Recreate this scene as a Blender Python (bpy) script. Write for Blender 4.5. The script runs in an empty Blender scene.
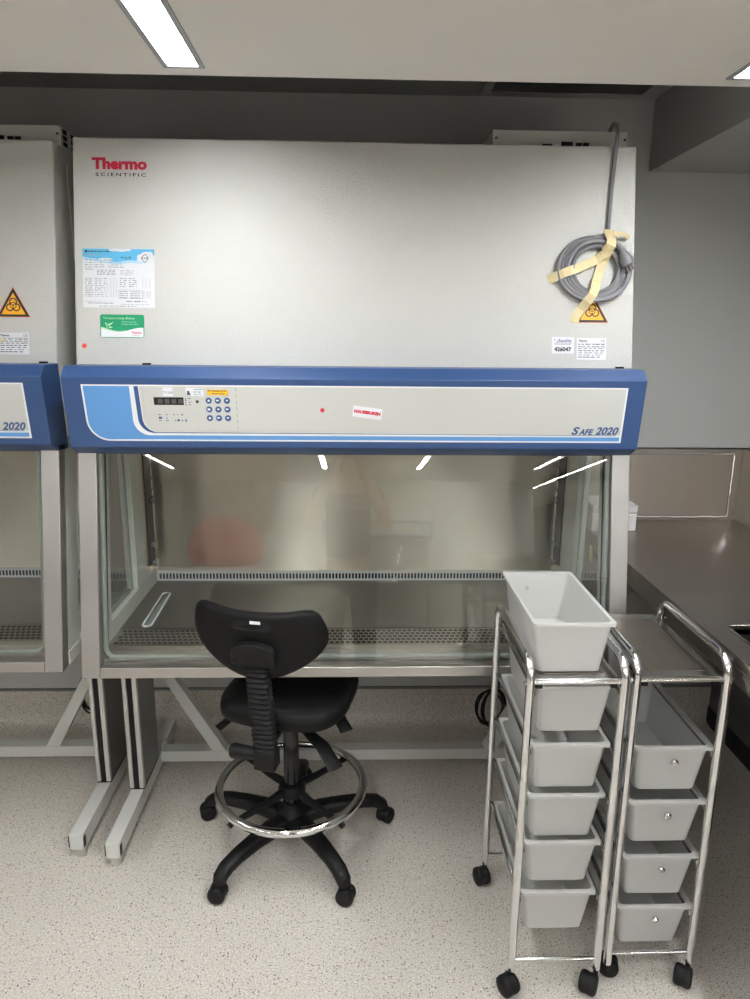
import bpy, bmesh, math, random
from mathutils import Vector, Matrix
random.seed(7)
PI = math.pi
sc = bpy.context.scene
COL = sc.collection

# ---------------------------------------------------------------- camera
CAMZ = 1.65
Fv = Vector((0.03119885, 0.97159286, -0.23459313))
Rv = Vector((0.99951106, -0.02984211, 0.00933196))
Uv = Vector((-0.00206611, 0.23476958, 0.97204885))
cam = bpy.data.cameras.new('camera'); co = bpy.data.objects.new('camera', cam); COL.objects.link(co)
cam.sensor_fit = 'HORIZONTAL'; cam.sensor_width = 36; cam.lens = 705 / 750 * 36
cam.clip_start = 0.05; cam.clip_end = 60
M = Matrix.Identity(4)
for i in range(3):
    M[i][0] = Rv[i]; M[i][1] = Uv[i]; M[i][2] = -Fv[i]
M[2][3] = CAMZ
co.matrix_world = M
sc.camera = co

# ---------------------------------------------------------------- materials
def lin(c):
    c = c / 255.0
    return c / 12.92 if c <= 0.04045 else ((c + 0.055) / 1.055) ** 2.4
def rgb(r, g, b): return (lin(r), lin(g), lin(b), 1)

def mat(name, col, rough=0.5, metal=0.0, bump=0.0, bscale=400, spec=0.5, var=0.0, vscale=6,
        aniso=0.0, tangent=None, coat=0.0, stretch=None, coatr=0.1):
    m = bpy.data.materials.new(name); m.use_nodes = True
    nt = m.node_tree; N = nt.nodes; L = nt.links
    p = N['Principled BSDF']
    p.inputs['Base Color'].default_value = col
    p.inputs['Roughness'].default_value = rough
    p.inputs['Metallic'].default_value = metal
    p.inputs['Specular IOR Level'].default_value = spec
    p.inputs['Coat Weight'].default_value = coat
    p.inputs['Coat Roughness'].default_value = coatr
    tc = N.new('ShaderNodeTexCoord')
    if var > 0:
        mp = N.new('ShaderNodeMapping'); L.new(tc.outputs['Object'], mp.inputs[0])
        if stretch: mp.inputs['Scale'].default_value = stretch
        n = N.new('ShaderNodeTexNoise'); n.inputs['Scale'].default_value = vscale
        n.inputs['Detail'].default_value = 5
        L.new(mp.outputs[0], n.inputs['Vector'])
        r = N.new('ShaderNodeMix'); r.data_type = 'RGBA'
        r.inputs['A'].default_value = tuple(c * (1 - var) for c in col[:3]) + (1,)
        r.inputs['B'].default_value = tuple(min(1, c * (1 + var)) for c in col[:3]) + (1,)
        L.new(n.outputs[0], r.inputs['Factor']); L.new(r.outputs['Result'], p.inputs['Base Color'])
        mr = N.new('ShaderNodeMapRange'); mr.inputs['To Min'].default_value = rough * 0.8
        mr.inputs['To Max'].default_value = min(1, rough * 1.2)
        L.new(n.outputs[0], mr.inputs['Value']); L.new(mr.outputs[0], p.inputs['Roughness'])
    if bump > 0:
        n2 = N.new('ShaderNodeTexNoise'); n2.inputs['Scale'].default_value = bscale
        n2.inputs['Detail'].default_value = 2
        L.new(tc.outputs['Object'], n2.inputs['Vector'])
        b = N.new('ShaderNodeBump'); b.inputs['Strength'].default_value = bump
        b.inputs['Distance'].default_value = 0.002
        L.new(n2.outputs[0], b.inputs['Height']); L.new(b.outputs[0], p.inputs['Normal'])
    if aniso:
        p.inputs['Anisotropic'].default_value = aniso
        cx = N.new('ShaderNodeCombineXYZ')
        for i in range(3): cx.inputs[i].default_value = tangent[i]
        L.new(cx.outputs[0], p.inputs['Tangent'])
    return m

MT = {}
MT['paint'] = mat('paint_white', rgb(204, 204, 199), 0.32, bump=0.9, bscale=300, spec=0.5)
MT['paint_plain'] = mat('paint_plain', rgb(205, 206, 198), 0.4)
MT['blue'] = mat('fascia_blue', rgb(50, 78, 124), 0.40, bump=0.05, bscale=500)
MT['panel'] = mat('fascia_panel', rgb(196, 197, 192), 0.45, var=0.02, vscale=12)
MT['sky'] = mat('print_sky_blue', rgb(92, 148, 206), 0.45)
MT['navy'] = mat('print_navy', rgb(52, 84, 132), 0.45)
MT['white'] = mat('print_white', rgb(226, 228, 230), 0.5)
MT['paper'] = mat('paper_white', rgb(222, 224, 228), 0.6)
MT['ink'] = mat('ink_black', rgb(40, 42, 48), 0.6)
MT['inkgrey'] = mat('ink_grey', rgb(120, 124, 130), 0.6)
MT['inklight'] = mat('ink_pale', rgb(165, 168, 174), 0.6)
MT['red'] = mat('print_red', rgb(206, 40, 70), 0.5)
MT['orangered'] = mat('dot_orange', rgb(240, 92, 70), 0.5)
MT['green'] = mat('print_green', rgb(8, 146, 100), 0.5)
MT['leafgreen'] = mat('print_leaf', rgb(170, 215, 170), 0.5)
MT['yellow'] = mat('print_yellow', rgb(240, 186, 40), 0.5)
MT['amber'] = mat('sign_amber', rgb(250, 180, 40), 0.5)
MT['signpurple'] = mat('asset_purple', rgb(70, 60, 120), 0.5)
MT['lcd'] = mat('display_black', rgb(42, 40, 42), 0.25)
MT['lcdseg'] = mat('display_segment', rgb(72, 66, 68), 0.4)
MT['steel'] = mat('steel_brushed', rgb(186, 184, 181), 0.38, 1.0, var=0.09, vscale=5)
MT['steelH'] = mat('steel_rail', rgb(192, 189, 184), 0.33, 1.0, var=0.07, vscale=4, stretch=(1, 6, 30))
MT['steel_in'] = mat('steel_interior', rgb(228, 219, 205), 0.36, 1.0, aniso=1.0, tangent=(0, 0, 1))
MT['worktop'] = mat('steel_worktop', rgb(160, 156, 149), 0.34, 1.0, aniso=0.95, tangent=(0, 1, 0))
MT['grille'] = mat('steel_grille', rgb(178, 174, 166), 0.35, 1.0)
MT['bench'] = mat('steel_bench', rgb(162, 156, 150), 0.31, 1.0, var=0.2, vscale=5.0)
MT['splash'] = mat('steel_splash', rgb(190, 184, 176), 0.42, 1.0, var=0.05, vscale=7, stretch=(6, 6, .5), aniso=0.6, tangent=(0, 0, 1))
MT['chrome'] = mat('chrome', rgb(225, 225, 225), 0.09, 1.0)
MT['chromedull'] = mat('chrome_rail', rgb(170, 168, 165), 0.2, 1.0)
MT['alu'] = mat('aluminium', rgb(196, 196, 192), 0.4, 0.6)
MT['darkalu'] = mat('column_grey', rgb(118, 118, 114), 0.4, 0.4, var=0.05, vscale=3)
MT['footpaint'] = mat('stand_paint', rgb(196, 197, 192), 0.45, var=0.02)
MT['black'] = mat('black_plastic', rgb(13, 13, 14), 0.5, bump=0.15, bscale=900, spec=0.3)
MT['blackseat'] = mat('black_polyurethane', rgb(9, 9, 9), 0.55, bump=0.1, bscale=900, spec=0.25)
MT['blackgloss'] = mat('black_gloss', rgb(16, 16, 17), 0.18)
MT['rubber'] = mat('rubber_black', rgb(16, 16, 17), 0.6, spec=0.3)
MT['dark'] = mat('void_black', rgb(8, 8, 9), 0.8)
MT['slot'] = mat('slot_dark', rgb(24, 23, 22), 0.6)
MT['greycable'] = mat('cable_grey', rgb(118, 118, 122), 0.42)
MT['gasket'] = mat('gasket_pale', rgb(146, 151, 146), 0.35)
MT['bracket'] = mat('frame_pale', rgb(206, 209, 202), 0.4)
MT['wall'] = mat('wall_paint', rgb(188, 189, 187), 0.6, bump=0.02, bscale=200)
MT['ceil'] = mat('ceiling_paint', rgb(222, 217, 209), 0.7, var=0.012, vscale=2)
MT['recess'] = mat('recess_grey', rgb(158, 158, 155), 0.7)
MT['cupboard'] = mat('cupboard_grey', rgb(92, 90, 88), 0.45)
MT['foam'] = mat('foam_white', rgb(222, 222, 222), 0.8)
MT['lamptrim'] = mat('lamp_trim', rgb(150, 150, 152), 0.45, 0.3)
MT['ventmetal'] = mat('vent_metal', rgb(120, 120, 118), 0.6)

def tape_mat():
    m = mat('masking_tape', rgb(222, 206, 160), 0.7, bump=0.3, bscale=120, var=0.06, vscale=60)
    return m
MT['tape'] = tape_mat()

def plastic():
    m = bpy.data.materials.new('frosted_plastic'); m.use_nodes = True
    nt = m.node_tree; N = nt.nodes; L = nt.links; N.clear()
    out = N.new('ShaderNodeOutputMaterial')
    d = N.new('ShaderNodeBsdfDiffuse'); d.inputs[0].default_value = rgb(240, 240, 237)
    t = N.new('ShaderNodeBsdfTranslucent'); t.inputs[0].default_value = rgb(246, 246, 243)
    tr = N.new('ShaderNodeBsdfTransparent'); tr.inputs[0].default_value = (1, 1, 1, 1)
    g = N.new('ShaderNodeBsdfGlossy'); g.inputs['Roughness'].default_value = 0.28
    a = N.new('ShaderNodeMixShader'); a.inputs[0].default_value = 0.5
    b = N.new('ShaderNodeMixShader'); b.inputs[0].default_value = 0.10
    c = N.new('ShaderNodeMixShader')
    fr = N.new('ShaderNodeFresnel'); fr.inputs[0].default_value = 1.45
    L.new(d.outputs[0], a.inputs[1]); L.new(t.outputs[0], a.inputs[2])
    L.new(a.outputs[0], b.inputs[1]); L.new(tr.outputs[0], b.inputs[2])
    L.new(fr.outputs[0], c.inputs[0]); L.new(b.outputs[0], c.inputs[1]); L.new(g.outputs[0], c.inputs[2])
    L.new(c.outputs[0], out.inputs[0])
    return m
MT['plastic'] = plastic()

def glass(name, tint, k=1.0):
    m = bpy.data.materials.new(name); m.use_nodes = True
    nt = m.node_tree; N = nt.nodes; L = nt.links; N.clear()
    out = N.new('ShaderNodeOutputMaterial')
    tr = N.new('ShaderNodeBsdfTransparent'); tr.inputs[0].default_value = tint
    g = N.new('ShaderNodeBsdfGlossy'); g.inputs['Roughness'].default_value = 0.0
    lw = N.new('ShaderNodeLayerWeight'); lw.inputs[0].default_value = 0.5
    p = N.new('ShaderNodeMath'); p.operation = 'POWER'; p.inputs[1].default_value = 5
    L.new(lw.outputs['Facing'], p.inputs[0])
    q = N.new('ShaderNodeMath'); q.operation = 'MULTIPLY_ADD'; q.inputs[1].default_value = 0.95 * k; q.inputs[2].default_value = 0.045 * k
    L.new(p.outputs[0], q.inputs[0])
    mx = N.new('ShaderNodeMixShader')
    L.new(q.outputs[0], mx.inputs[0]); L.new(tr.outputs[0], mx.inputs[1]); L.new(g.outputs[0], mx.inputs[2])
    L.new(mx.outputs[0], out.inputs[0])
    return m
MT['glass'] = glass('sash_glass', (0.94, 0.955, 0.945, 1), 1.45)

def emis(name, col, s):
    m = bpy.data.materials.new(name); m.use_nodes = True
    nt = m.node_tree; N = nt.nodes; L = nt.links; N.clear()
    out = N.new('ShaderNodeOutputMaterial'); e = N.new('ShaderNodeEmission')
    e.inputs[0].default_value = col; e.inputs[1].default_value = s
    L.new(e.outputs[0], out.inputs[0]); return m
MT['lamp'] = emis('lamp_diffuser', (0.96, 0.98, 1.0, 1), 46)

def vinyl():
    m = bpy.data.materials.new('speckled_vinyl'); m.use_nodes = True
    nt = m.node_tree; N = nt.nodes; L = nt.links; p = N['Principled BSDF']
    p.inputs['Roughness'].default_value = 0.5; p.inputs['Specular IOR Level'].default_value = 0.35
    tc = N.new('ShaderNodeTexCoord')
    base = N.new('ShaderNodeTexNoise'); base.inputs['Scale'].default_value = 230; base.inputs['Detail'].default_value = 3
    L.new(tc.outputs['Object'], base.inputs['Vector'])
    cr = N.new('ShaderNodeValToRGB')
    cr.color_ramp.elements[0].position = 0.3; cr.color_ramp.elements[0].color = rgb(168, 161, 150)
    cr.color_ramp.elements[1].position = 0.7; cr.color_ramp.elements[1].color = rgb(222, 217, 208)
    L.new(base.outputs[0], cr.inputs[0])
    big = N.new('ShaderNodeTexNoise'); big.inputs['Scale'].default_value = 2.2
    L.new(tc.outputs['Object'], big.inputs['Vector'])
    mrb = N.new('ShaderNodeMapRange'); mrb.inputs['To Min'].default_value = 0.93; mrb.inputs['To Max'].default_value = 1.05
    L.new(big.outputs[0], mrb.inputs['Value'])
    mul = N.new('ShaderNodeMix'); mul.data_type = 'RGBA'; mul.blend_type = 'MULTIPLY'; mul.inputs['Factor'].default_value = 1
    L.new(cr.outputs[0], mul.inputs['A']); L.new(mrb.outputs[0], mul.inputs['B'])
    cur = mul.outputs['Result']
    for scale, r0, r1, keep, col in ((105, 0.18, 0.27, 0.55, rgb(112, 103, 95)), (160, 0.2, 0.3, 0.5, rgb(146, 136, 126)),
                                     (60, 0.09, 0.14, 0.72, rgb(62, 58, 56)), (75, 0.12, 0.2, 0.6, rgb(222, 216, 206))):
        v = N.new('ShaderNodeTexVoronoi'); v.inputs['Scale'].default_value = scale
        L.new(tc.outputs['Object'], v.inputs['Vector'])
        ss = N.new('ShaderNodeMapRange'); ss.interpolation_type = 'SMOOTHSTEP'
        ss.inputs['From Min'].default_value = r0; ss.inputs['From Max'].default_value = r1
        ss.inputs['To Min'].default_value = 1; ss.inputs['To Max'].default_value = 0
        L.new(v.outputs['Distance'], ss.inputs['Value'])
        sp = N.new('ShaderNodeSeparateColor'); L.new(v.outputs['Color'], sp.inputs[0])
        gt = N.new('ShaderNodeMath'); gt.operation = 'GREATER_THAN'; gt.inputs[1].default_value = keep
        L.new(sp.outputs[0], gt.inputs[0])
        mm = N.new('ShaderNodeMath'); mm.operation = 'MULTIPLY'
        L.new(ss.outputs[0], mm.inputs[0]); L.new(gt.outputs[0], mm.inputs[1])
        mx = N.new('ShaderNodeMix'); mx.data_type = 'RGBA'
        L.new(mm.outputs[0], mx.inputs['Factor']); L.new(cur, mx.inputs['A']); mx.inputs['B'].default_value = col
        cur = mx.outputs['Result']
    L.new(cur, p.inputs['Base Color'])
    b = N.new('ShaderNodeBump'); b.inputs['Strength'].default_value = 0.1; b.inputs['Distance'].default_value = 0.001
    L.new(base.outputs[0], b.inputs['Height']); L.new(b.outputs[0], p.inputs['Normal'])
    return m
MT['vinyl'] = vinyl()

def holes_mat(name, scale, base, rough, dot=0.3):
    """sheet steel with a regular pattern of small round perforations"""
    m = mat(name, base, rough, 1.0)
    nt = m.node_tree; N = nt.nodes; L = nt.links; p = N['Principled BSDF']
    tc = N.new('ShaderNodeTexCoord'); mp = N.new('ShaderNodeVectorMath'); mp.operation = 'SCALE'; mp.inputs['Scale'].default_value = scale
    L.new(tc.outputs['Object'], mp.inputs[0])
    fr = N.new('ShaderNodeVectorMath'); fr.operation = 'FRACTION'; L.new(mp.outputs[0], fr.inputs[0])
    sb = N.new('ShaderNodeVectorMath'); sb.operation = 'SUBTRACT'; sb.inputs[1].default_value = (.5, .5, 0); L.new(fr.outputs[0], sb.inputs[0])
    ml = N.new('ShaderNodeVectorMath'); ml.operation = 'MULTIPLY'; ml.inputs[1].default_value = (1, 1, 0); L.new(sb.outputs[0], ml.inputs[0])
    ln = N.new('ShaderNodeVectorMath'); ln.operation = 'LENGTH'; L.new(ml.outputs[0], ln.inputs[0])
    lt = N.new('ShaderNodeMath'); lt.operation = 'LESS_THAN'; lt.inputs[1].default_value = dot; L.new(ln.outputs['Value'], lt.inputs[0])
    mx = N.new('ShaderNodeMix'); mx.data_type = 'RGBA'; mx.inputs['A'].default_value = base; mx.inputs['B'].default_value = rgb(70, 62, 54)
    L.new(lt.outputs[0], mx.inputs['Factor']); L.new(mx.outputs['Result'], p.inputs['Base Color'])
    return m
MT['perf'] = holes_mat('perforated_shelf', 200, rgb(176, 168, 158), 0.3, 0.3)

# ---------------------------------------------------------------- mesh builder
def offset_of(p):
    v = Vector((0, 0, 0))
    while p is not None:
        v += p.location; p = p.parent
    return v

class MB:
    def __init__(s): s.v = []; s.f = []; s.m = []
    def add(s, vs, fs, mi=0):
        b = len(s.v); s.v += [tuple(x) for x in vs]
        s.f += [tuple(b + i for i in f) for f in fs]; s.m += [mi] * len(fs); return s
    def box(s, x0, x1, y0, y1, z0, z1, mi=0):
        vs = [(x0, y0, z0), (x1, y0, z0), (x1, y1, z0), (x0, y1, z0), (x0, y0, z1), (x1, y0, z1), (x1, y1, z1), (x0, y1, z1)]
        return s.add(vs, [(0, 3, 2, 1), (4, 5, 6, 7), (0, 1, 5, 4), (1, 2, 6, 5), (2, 3, 7, 6), (3, 0, 4, 7)], mi)
    def prism_x(s, prof, x0, x1, mi=0):
        """prof: list of (y,z) -> extruded along x"""
        n = len(prof)
        vs = [(x0, y, z) for y, z in prof] + [(x1, y, z) for y, z in prof]
        fs = [tuple(range(n)), tuple(range(2 * n - 1, n - 1, -1))] + [(i, i + n, (i + 1) % n + n, (i + 1) % n) for i in range(n)]
        return s.add(vs, fs, mi)
    def obox(s, c, ax, hx, ay, hy, az, hz, mi=0):
        c = Vector(c); ax = Vector(ax); ay = Vector(ay); az = Vector(az)
        vs = [c + ax * a * hx + ay * b * hy + az * d * hz for d in (-1, 1) for a, b in ((-1, -1), (1, -1), (1, 1), (-1, 1))]
        return s.add(vs, [(0, 3, 2, 1), (4, 5, 6, 7), (0, 1, 5, 4), (1, 2, 6, 5), (2, 3, 7, 6), (3, 0, 4, 7)], mi)
    def bar(s, a, b, w, h, up=(0, 0, 1), mi=0):
        a = Vector(a); b = Vector(b); d = (b - a); l = d.length; d.normalize()
        sd = d.cross(Vector(up)).normalized(); u = sd.cross(d)
        return s.obox((a + b) / 2, d, l / 2, sd, w / 2, u, h / 2, mi)
    def tube(s, pts, r, n=12, mi=0, closed=False, caps=True, flat=1.0):
        pts = [Vector(p) for p in pts]; k = len(pts); rs = r if isinstance(r, (list, tuple)) else [r] * k
        rings = []; prev = None
        for i, p in enumerate(pts):
            if closed: t = (pts[(i + 1) % k] - pts[i - 1]).normalized()
            elif i == 0: t = (pts[1] - p).normalized()
            elif i == k - 1: t = (p - pts[i - 1]).normalized()
            else: t = ((pts[i + 1] - p).normalized() + (p - pts[i - 1]).normalized()).normalized()
            if prev is None:
                ref = Vector((0, 0, 1)) if abs(t.z) < 0.9 else Vector((1, 0, 0))
                a = t.cross(ref).normalized()
            else:
                a = (prev - t * prev.dot(t)).normalized()
            prev = a; b = t.cross(a)
            rings.append([p + (a * math.cos(2 * PI * j / n) + b * math.sin(2 * PI * j / n) * flat) * rs[i] for j in range(n)])
        vs = [v for rg in rings for v in rg]; fs = []
        m = k if closed else k - 1
        for i in range(m):
            i2 = (i + 1) % k
            for j in range(n): fs.append((i * n + j, i2 * n + j, i2 * n + (j + 1) % n, i * n + (j + 1) % n))
        if caps and not closed:
            fs.append(tuple(range(n))); fs.append(tuple((k - 1) * n + j for j in range(n - 1, -1, -1)))
        return s.add(vs, fs, mi)
    def cyl(s, a, b, r, n=20, mi=0, r2=None):
        return s.tube([a, b], [r, r if r2 is None else r2], n, mi)
    def rings(s, rings, mi=0, cap0=True, cap1=True):
        n = len(rings[0]); vs = [v for r in rings for v in r]; fs = []
        for i in range(len(rings) - 1):
            for j in range(n): fs.append((i * n + j, i * n + (j + 1) % n, (i + 1) * n + (j + 1) % n, (i + 1) * n + j))
        if cap0: fs.append(tuple(range(n - 1, -1, -1)))
        if cap1: fs.append(tuple((len(rings) - 1) * n + j for j in range(n)))
        return s.add(vs, fs, mi)
    def build(s, name, mats, parent=None, smooth=False, bevel=0.0, local=False, angle=35, seg=2):
        off = Vector((0, 0, 0)) if local else offset_of(parent)
        me = bpy.data.meshes.new(name); me.from_pydata([tuple(Vector(v) - off) for v in s.v], [], s.f)
        if not isinstance(mats, (list, tuple)): mats = [mats]
        for m in mats: me.materials.append(MT[m] if isinstance(m, str) else m)
        for p, mi in zip(me.polygons, s.m): p.material_index = mi
        bm = bmesh.new(); bm.from_mesh(me)
        bmesh.ops.recalc_face_normals(bm, faces=bm.faces)
        bm.to_mesh(me); bm.free()
        if smooth or bevel:
            for p in me.polygons: p.use_smooth = True
            try: me.set_sharp_from_angle(angle=math.radians(angle))
            except Exception: pass
        o = bpy.data.objects.new(name, me); COL.objects.link(o)
        if parent is not None: o.parent = parent
        if bevel:
            md = o.modifiers.new('bevel', 'BEVEL'); md.width = bevel; md.segments = seg; md.limit_method = 'ANGLE'; md.angle_limit = math.radians(40)
            md.harden_normals = False
        return o

def tag(o, label=None, cat=None, group=None, kind=None):
    if label: o['label'] = label
    if cat: o['category'] = cat
    if group: o['group'] = group
    if kind: o['kind'] = kind
    return o
def thing(name, loc, label, cat, group=None, rz=0):
    o = bpy.data.objects.new(name, None); COL.objects.link(o); o.location = loc; o.rotation_euler = (0, 0, rz)
    o.empty_display_size = 0.05
    return tag(o, label, cat, group)
def copy_tree(o, parent=None):
    c = o.copy(); COL.objects.link(c); c.parent = parent
    for ch in list(o.children): copy_tree(ch, c)
    return c
def plane_text(body, size, m, O, U, V, name, parent, halign='LEFT', shear=0.0, bold=0.0, sx=1.0, space=1.0, local=False, label=None, fit=None):
    """lettering laid on the plane through O with axes U (reading direction) and V (up)"""
    cu = bpy.data.curves.new(name, 'FONT'); cu.body = body; cu.size = size; cu.align_x = halign; cu.shear = shear
    cu.offset = bold; cu.space_character = space; cu.resolution_u = 3
    tmp = bpy.data.objects.new(name + '_t', cu)
    me = bpy.data.meshes.new_from_object(tmp)
    bpy.data.objects.remove(tmp); bpy.data.curves.remove(cu)
    O = Vector(O); U = Vector(U).normalized(); V = Vector(V).normalized()
    off = Vector((0, 0, 0)) if local else offset_of(parent)
    if fit:
        xs = [v.co.x for v in me.vertices]; ys = [v.co.y for v in me.vertices]
        kx = fit[0] / (max(xs) - min(xs)); ky = fit[1] / (max(ys) - min(ys)); x_ = min(xs); y_ = min(ys)
        for v in me.vertices: v.co.x = (v.co.x - x_) * kx; v.co.y = (v.co.y - y_) * ky
        sx = 1.0
    for v in me.vertices:
        v.co = O + U * v.co.x * sx + V * v.co.y - off
    me.materials.clear(); me.materials.append(MT[m])
    o = bpy.data.objects.new(name, me); COL.objects.link(o); o.parent = parent
    if label: o['label'] = label
    return o
def arc(c, r, a0, a1, n, ax, ay):
    c = Vector(c); ax = Vector(ax); ay = Vector(ay)
    return [c + ax * r * math.cos(a0 + (a1 - a0) * i / n) + ay * r * math.sin(a0 + (a1 - a0) * i / n) for i in range(n + 1)]

# ================================================================ THE ROOM
XL, XR = -4.5, 4.4
YB = 2.75            # wall behind the cabinets
YF = -7.0            # wall behind the camera
ZC = 2.218; ZR = 2.456
YE = 1.83            # edge of the low ceiling over the near row of cabinets
XE = 1.075           # right end of the raised slot
YE2 = -5.62

def struct(o, kind='structure'): o['kind'] = kind; return o
struct(MB().box(XL, XR, YF, YB, -0.05, 0).box(2.85, XR, -13, YF, -0.05, 0).build('floor', 'vinyl'))
# low ceiling with rectangular holes for the recessed strip lights
LW = 0.034
rows = [(-2.44, [(.57, 1.765), (-1.3, -.1), (-3.2, -2.0), (-5.55, -4.25)]),
        (-.38, [(.57, 1.765), (-1.3, -.1), (-3.2, -2.0), (-5.55, -4.25)]),
        (.90, [(.57, 1.765), (-1.3, -.1), (-3.2, -2.0), (-5.55, -4.25)]),
        (2.5, [(.57, 1.765), (-1.3, -.1), (-3.2, -2.0), (-5.55, -4.25)]),
        (3.13, [(-7.7, -4.5), (-11.9, -7.8)])]
lights = [(x, a, b) for x, l in rows for a, b in l]
def holed_sheet(x0, x1, y0, y1, z, t, holes):
    xs = sorted({x0, x1} | {h[0] for h in holes} | {h[1] for h in holes})
    ys = sorted({y0, y1} | {h[2] for h in holes} | {h[3] for h in holes})
    mb = MB()
    for i in range(len(xs) - 1):
        for j in range(len(ys) - 1):
            cx = (xs[i] + xs[i + 1]) / 2; cy = (ys[j] + ys[j + 1]) / 2
            if any(h[0] < cx < h[1] and h[2] < cy < h[3] for h in holes): continue
            mb.box(xs[i], xs[i + 1], ys[j], ys[j + 1], z, z + t)
    return mb
holes = [(x - LW, x + LW, a, b) for x, a, b in lights if b > YF]
for h in [h for h in holes if h[2] < YF]: pass
main_holes = [h for h in holes if h[2] > YF] + [(3.13 - LW, 3.13 + LW, YF, -4.5)]
mb = holed_sheet(XL, XR, YE2, YE, ZC, 0.05, main_holes)
mb2 = holed_sheet(2.85, XR, -13, YE2, ZC, 0.05, [(3.13 - LW, 3.13 + LW, -11.9, -7.8), (3.13 - LW, 3.13 + LW, -7.7, YE2)])
mb.v, mb.f, mb.m = mb.v, mb.f, mb.m
mb.add(mb2.v, mb2.f)
struct(mb.build('ceiling', 'ceil'))
struct(MB().box(XE, XR, YE, YB, ZC, ZR).build('ceiling_right_shaded', 'recess'))  # darker grey than the ceiling: shade far from the lamps, put into the colour
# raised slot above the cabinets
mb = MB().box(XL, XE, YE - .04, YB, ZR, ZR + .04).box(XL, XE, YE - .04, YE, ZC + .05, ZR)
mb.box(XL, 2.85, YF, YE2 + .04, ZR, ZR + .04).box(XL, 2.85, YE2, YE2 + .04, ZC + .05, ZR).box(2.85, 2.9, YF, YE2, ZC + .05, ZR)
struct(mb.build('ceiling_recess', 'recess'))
struct(MB().box(XL, XR, YB, YB + .1, 0.155, ZR + .04).build('wall_back', 'wall'))
struct(MB().box(XL - .1, XL, YF, YB, 0, ZR).build('wall_left', 'wall'))
struct(MB().box(XR, XR + .1, -13, YB, 0, ZR).build('wall_right', 'wall'))
struct(MB().box(XL, 2.85, YF - .1, YF, 0, ZR).box(2.75, 2.85, -13, YF - .1, 0, ZR).box(2.75, XR, -13.1, -13, 0, ZR).build('wall_front', 'wall'))
# short return wall beside the bench
struct(MB().box(1.60, 1.72, 0.9, YB, 0.155, ZC).build('wall_side', 'wall'))
# vinyl coved up the wall
prof = [(YB, 0.0), (YB - .075, 0.0)] + [(YB - .075 + .06 * math.sin(a), .06 - .06 * math.cos(a)) for a in [PI / 2 * i / 8 for i in range(1, 9)]] + [(YB - .010, .155), (YB, .155)]
struct(MB().prism_x(prof, XL, 1.6).build('baseboard_back', 'vinyl', smooth=True))
struct(MB().box(XL, 1.6, YB - .013, YB, .155, .163).build('trim_1', 'ventmetal'))

# ceiling strip lights
def light_fixture(x, a, b, z, label, group='recessed strip lights in the low ceiling'):
    t = thing('ceiling_light', (x, (a + b) / 2, z), label, 'ceiling light', group)
    m = MB(); w = LW; e = .012
    for s in (-1, 1):
        m.box(min(x + s * w, x + s * (w + e)), max(x + s * w, x + s * (w + e)), a - e, b + e, z - .003, z)
    m.box(x - w, x + w, a - e, a, z - .003, z).box(x - w, x + w, b, b + e, z - .003, z)
    m.build('frame', 'lamptrim', t)
    MB().box(x - w + .001, x + w - .001, a + .001, b - .001, z + .012, z + .018).build('diffuser', 'lamp', t)
    h = MB().box(x - w - .004, x + w + .004, a, b, z + .05, z + .06)
    h.build('housing', 'white', t)
    return t
for x, a, b in lights:
    if x == -.38 and b > 1.7: lb = 'bright strip light in the ceiling just left of centre, above the cabinets'
    elif x == .90 and b > 1.7: lb = 'bright strip light at the right edge of the picture, end just showing'
    else: lb = 'white strip light set into the low ceiling further back in the room'
    light_fixture(x, a, b, ZC, lb)

# air vent in the raised slot
t = thing('ceiling_vent', (.75, 2.6, ZR), 'dark grey slatted air vent in the raised slot of the ceiling', 'air vent')
MB().box(.44, 1.03, 2.48, 2.50, ZR - .008, ZR).box(.44, 1.03, 2.68, 2.70, ZR - .008, ZR).box(.44, .47, 2.50, 2.68, ZR - .008, ZR).box(1.0, 1.03, 2.50, 2.68, ZR - .008, ZR).build('frame', 'recess', t)
m = MB().box(.47, 1.0, 2.50, 2.68, ZR - .001, ZR)
m.build('backing', 'slot', t)
m = MB()
for i in range(9): m.obox((.735, 2.51 + .02 * i, ZR - .005), (1, 0, 0), .265, (0, .8, .6), .0065, (0, -.6, .8), .0006)
for i in range(40): m.box(.475 + i * .0133, .477 + i * .0133, 2.5, 2.68, ZR - .005, ZR - .003)
m.build('grille', 'ventmetal', t)

# ================================================================ SAFETY CABINET
CX = 0.012; X0 = CX - .8; X1 = CX + .8
SL = Vector((0, .1851, .9827))             # up the sloping front
NF = Vector((0, -.9827, .1851))            # outwards from the front
def fy(z): return 2.180 - .1885 * (2.166 - z)     # y of the sloping front at height z
def fpt(x, z, out=0.0): return Vector((x, fy(z), z)) + NF * out

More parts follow.
